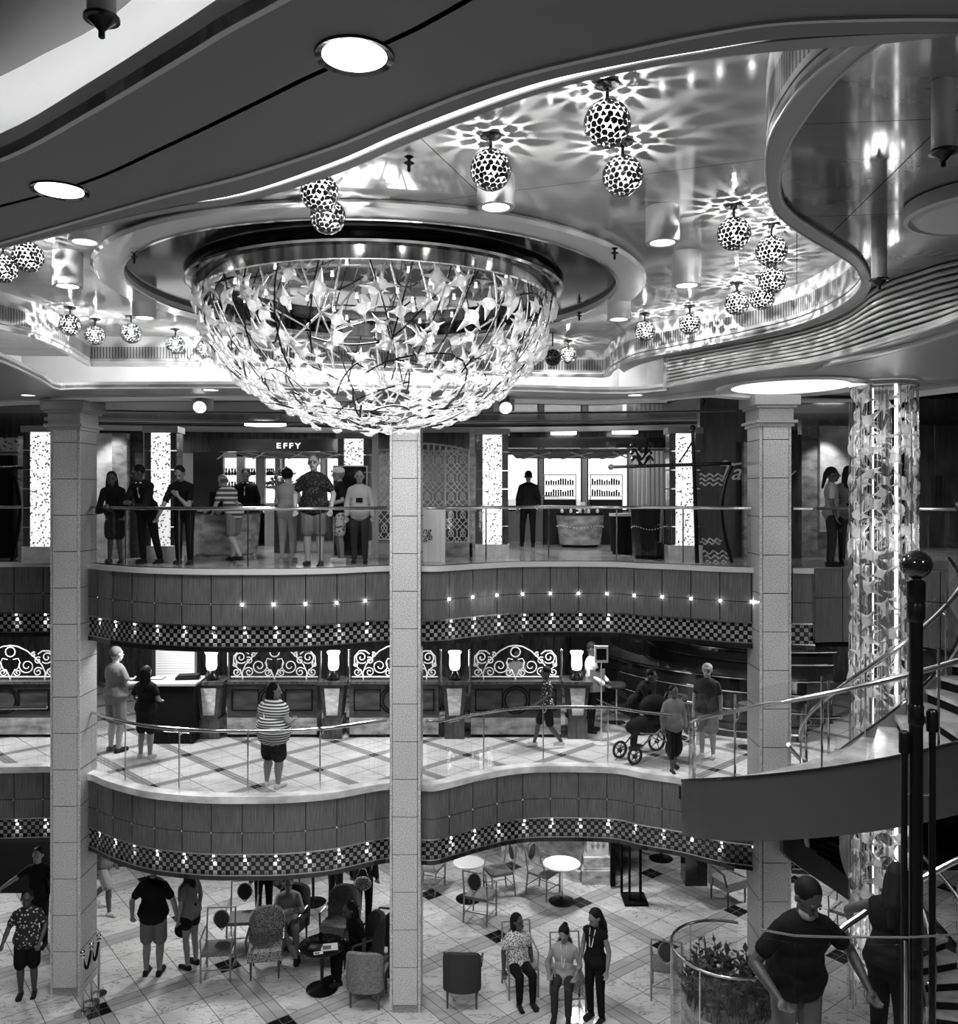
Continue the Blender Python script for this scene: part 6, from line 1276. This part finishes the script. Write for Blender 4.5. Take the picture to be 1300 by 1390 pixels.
t = thing('menu_board', 'grey clipboard held low by the steward in the white jacket', 'board', (xx(811, 16.0), 16.05, ZB + .8), None, .3); MB().box((-.15, -.01, 0), (.15, .01, .42)).build('board_face', M['cgrey'], t, False, False); MB().box((-.04, -.02, .39), (.04, .012, .44)).build('clip', M['chrome'], t, False, False)
person('person in black pushing the dark pram, half hidden behind it', (xx(861, 15.2), 15.2, ZB), 1.5, 1.2, 'skind', ('long', 'cblack'), ('trousers', 'cblack'), ('short', 'hair'), lean=.5, el=[(-.22, -.3, 1.05), (.22, -.3, 1.05)], wr=[(-.18, -.5, .95), (.18, -.5, .95)])
person('person in grey with a pale hat seen through the stair glass', (xx(960, 14.7), 14.7, ZB), 1.6, -.4, 'skin', ('tee', 'cdark'), ('shorts', 'cgrey'), ('cap', 'clight'), 'shoel', fat=1.15)
for px, Z, l, rz, c_ in ((652, 17.6, 'person in dark clothes seated behind the right scroll grille', 0, 'cdark'), (505, 17.7, 'person in black seated in the lounge chair left of the middle pillar', .5, 'cblack'), (700, 18.25, 'person in a pale top seated far back in the lounge', .2, 'clight')):
    person(l, (xx(px, Z), Z, ZB), 1.6, rz, 'skind', ('tee', c_), ('trousers', 'cblack'), ('short', 'hair'), sit=True)
# ---- cafe floor
person('woman walking right in pale shorts beside the left pillar, under the gallery', at(141, 1238, ZC), 1.68, 1.2, 'skind', ('tank', 'cgrey'), ('shorts', 'clight'), ('bob', 'hair'), 'shoel', kn=[(-.09, -.2, .52), (.09, .06, .48)], an=[(-.09, -.22, .09), (.09, .38, .16)], fat=1.08)
person('man in a plain black tee shirt and grey shorts standing with his back turned', at(208, 1322, ZC), 1.86, PI, 'skin', ('tee', 'cblack'), ('shorts', 'cgrey'), ('short', 'hair'), fat=1.2, el=[(-.32, .02, 1.12), (.32, .02, 1.12)], wr=[(-.34, -.05, .86), (.34, -.05, .86)])
person('woman in a grey draped top and black shorts right of the man in black', at(259, 1312, ZC), 1.72, -2.0, 'skin', ('tee', 'cgrey'), ('shortshorts', 'cblack'), ('long', 'hair'), lean=.1)
bag('black bag hanging from the hand of the woman in the grey top', 248, 14.3, .62, .14)
person('man in a dark floral print shirt and black shorts at the far left', at(37, 1352, ZC), 1.66, .3, 'skind', ('tee', 'cfloral'), ('shorts', 'cblack'), ('short', 'hair'), fat=1.12, el=[(-.28, .0, 1.14), (.28, .0, 1.14)], wr=[(-.32, -.22, 1.0), (.22, -.22, .95)])
person('person in black with one arm stretched left behind the floral shirt man', at(52, 1285, ZC), 1.72, .1, 'skin', ('tee', 'cblack'), ('trousers', 'cblack'), ('short', 'hair'), el=[(-.36, -.08, 1.24), (.26, 0, 1.12)], wr=[(-.55, -.16, 1.12), (.3, -.05, .88)])
person('person in black standing behind the two oval backed chairs', at(358, 1250, ZC), 1.65, .2, 'skin', ('tee', 'cblack'), ('trousers', 'cblack'), ('short', 'hair'))
person('woman in a pale shirt seated with crossed arms', (xx(390, 14.9), 14.95, 0), 1.66, .25, 'skin', ('long', 'clight'), ('capri', 'cgrey'), ('short', 'hair'), sit=True, el=[(-.24, -.12, .72), (.24, -.12, .72)], wr=[(.08, -.2, .76), (-.08, -.22, .74)], kn=[(-.11, -.42, .5), (.12, -.4, .5)], an=[(.12, -.6, .12), (.14, -.44, .085)])
person('woman with long dark hair in black seated at the dark table', (xx(487, 14.0), 14.1, 0), 1.68, -1.0, 'skind', ('tee', 'cblack'), ('trousers', 'cblack'), ('long', 'hair'), sit=True, lean=.25, fat=1.1)
person('person in dark clothes standing left of the one with the patterned bag', at(455, 1236, ZC), 1.6, 2.6, 'skin', ('tee', 'cdark'), ('trousers', 'cdark'), ('short', 'hair'))
person('person in dark clothes standing near the middle pillar with a patterned bag', at(493, 1258, ZC), 1.75, 2.9, 'skin', ('long', 'cdark'), ('trousers', 'cblack'), ('long', 'hair'))
bag('black and white patterned bag at the hip of the person near the middle pillar', 492, 15.3, .95, .16, 'cspeck')
person('woman in a black and white speckled shirt seated near the lower edge', (xx(702, 13.55), 13.6, 0), 1.66, .3, 'skind', ('tee', 'cspeck'), ('trousers', 'cblack'), ('bob', 'hair'), sit=True, head=(.5, 0), fat=1.12)
person('woman in a sleeveless top with a lanyard seated and looking down', (xx(766, 13.2), 13.25, 0), 1.64, -.2, 'skin', ('tank', 'clight'), ('trousers', 'cdark'), ('bun', 'hair'), sit=True, head=(-.2, .5), el=[(-.27, -.08, .72), (.27, -.08, .72)], wr=[(-.2, -.34, .66), (.2, -.34, .66)], extra=lambda t, d: MB().tube([d['U'](-.05, -.08, 1.46), d['U'](-.02, -.135, 1.2), d['U'](.0, -.14, 1.12), d['U'](.05, -.08, 1.46)], .007, 5).build('lanyard', M['cwhite'], t, world=False))
person('standing woman in a dark sleeveless top with lanyard, looking down left', (xx(808, 12.9), 12.9, 0), 1.66, -.7, 'skin', ('tank', 'cblack'), ('trousers', 'cblack'), ('long', 'hair'), head=(-.2, .4), extra=lambda t, d: MB().tube([d['U'](-.05, -.08, 1.46), d['U'](-.02, -.14, 1.2), d['U'](.02, -.14, 1.2), d['U'](.05, -.08, 1.46)], .007, 5).build('lanyard', M['cwhite'], t, world=False))
# ---- the couple on the near landing, bottom right
person('bearded man in a black shirt looking down at the rail, bottom right', (xx(1080, 6.35), 6.35, ZB), 1.74, .15, 'skind', ('tee', 'cblack'), ('trousers', 'cgrey'), ('short', 'hair'), lean=.22, head=(.15, .5), beard='beardgrey', fat=1.18, vx=.01, el=[(-.36, -.06, 1.1), (.4, -.05, 1.12)], wr=[(-.3, -.32, .98), (.42, -.25, .95)])
person('woman with long wavy dark hair reaching left for the handrail, bottom right', (xx(1208, 6.7), 6.7, ZB), 1.58, 2.3, 'skind', ('tank', 'cblack'), ('trousers', 'cblack'), ('long', 'hair'), lean=.2, vx=.01, fat=1.15, head=(.2, .3), el=[(-.26, -.1, 1.15), (.42, -.12, 1.2)], wr=[(-.1, -.3, 1.0), (.5, -.3, 1.05)])
# ================================================================ LIGHT
# unseen fill lamps added under gallery ceilings and near soffit, plus the lit drum
DOWN = (0, 0, 0)
for x in (-9, -4.2, 1.5, 6.5): lamp('AREA', (x, 16.2, CZ + 1.38), 60, .5, DOWN, 'gallery_fill')  # area lamps added to stand in for the upper gallery's ceiling lights
for x in (-8, -3, 3, 8): lamp('AREA', (x, 19, CZ + 1.38), 25, .5, DOWN, 'gallery_fill')
for x, y in ((-9, 15.2), (-5.5, 15.0), (-2, 15.2), (1.8, 15.6), (5, 15.0), (9, 15)): lamp('AREA', (x, y, ZA - .8), 85, .35, DOWN, 'gallery_fill')  # fill added for the lower gallery, no fixtures modelled
for x, y in ((-9, 16), (-5, 16), (-1.5, 16.5), (2, 17), (6, 16.5)): lamp('AREA', (x, y, ZB - .8), 62, .4, DOWN, 'gallery_fill')  # fill added for the cafe floor, no fixtures modelled
lamp('SPOT', (xx(142, 14.5), 14.3, CZ + 1.3), 60, .05, (math.radians(30), 0, 0), 'wall_wash_light', 1.1, .5); lamp('SPOT', (xx(1133, 14.6), 14.5, CZ + 1.3), 60, .05, (math.radians(28), 0, 0), 'wall_wash_light', 1.0, .5)  # unseen spots added to brighten the two pale stone panels
lamp('AREA', (DC.x, DC.y, CZ + 2.32), 330, 2.4, DOWN, 'drum_lamp')
lamp('POINT', (DC.x, DC.y, CZ + 1.5), 45, .5, name='drum_lamp')
for x, y in ((-5, 2.5), (0, 2.0), (5, 2.0)): lamp('SPOT', (x, y, CZ + 1.8), 520, .3, (math.radians(28), 0, 0), 'soffit_fill', spot=2.2, blend=.8)  # flood spots added out of view as fill for the whole atrium
for z in (.7, -.6, -2.4, -4.2, -6.0): lamp('POINT', (PX[0], PX[1], CZ + z), 17, .26, name='column_fill')  # point lamps added inside the column to brighten its stars
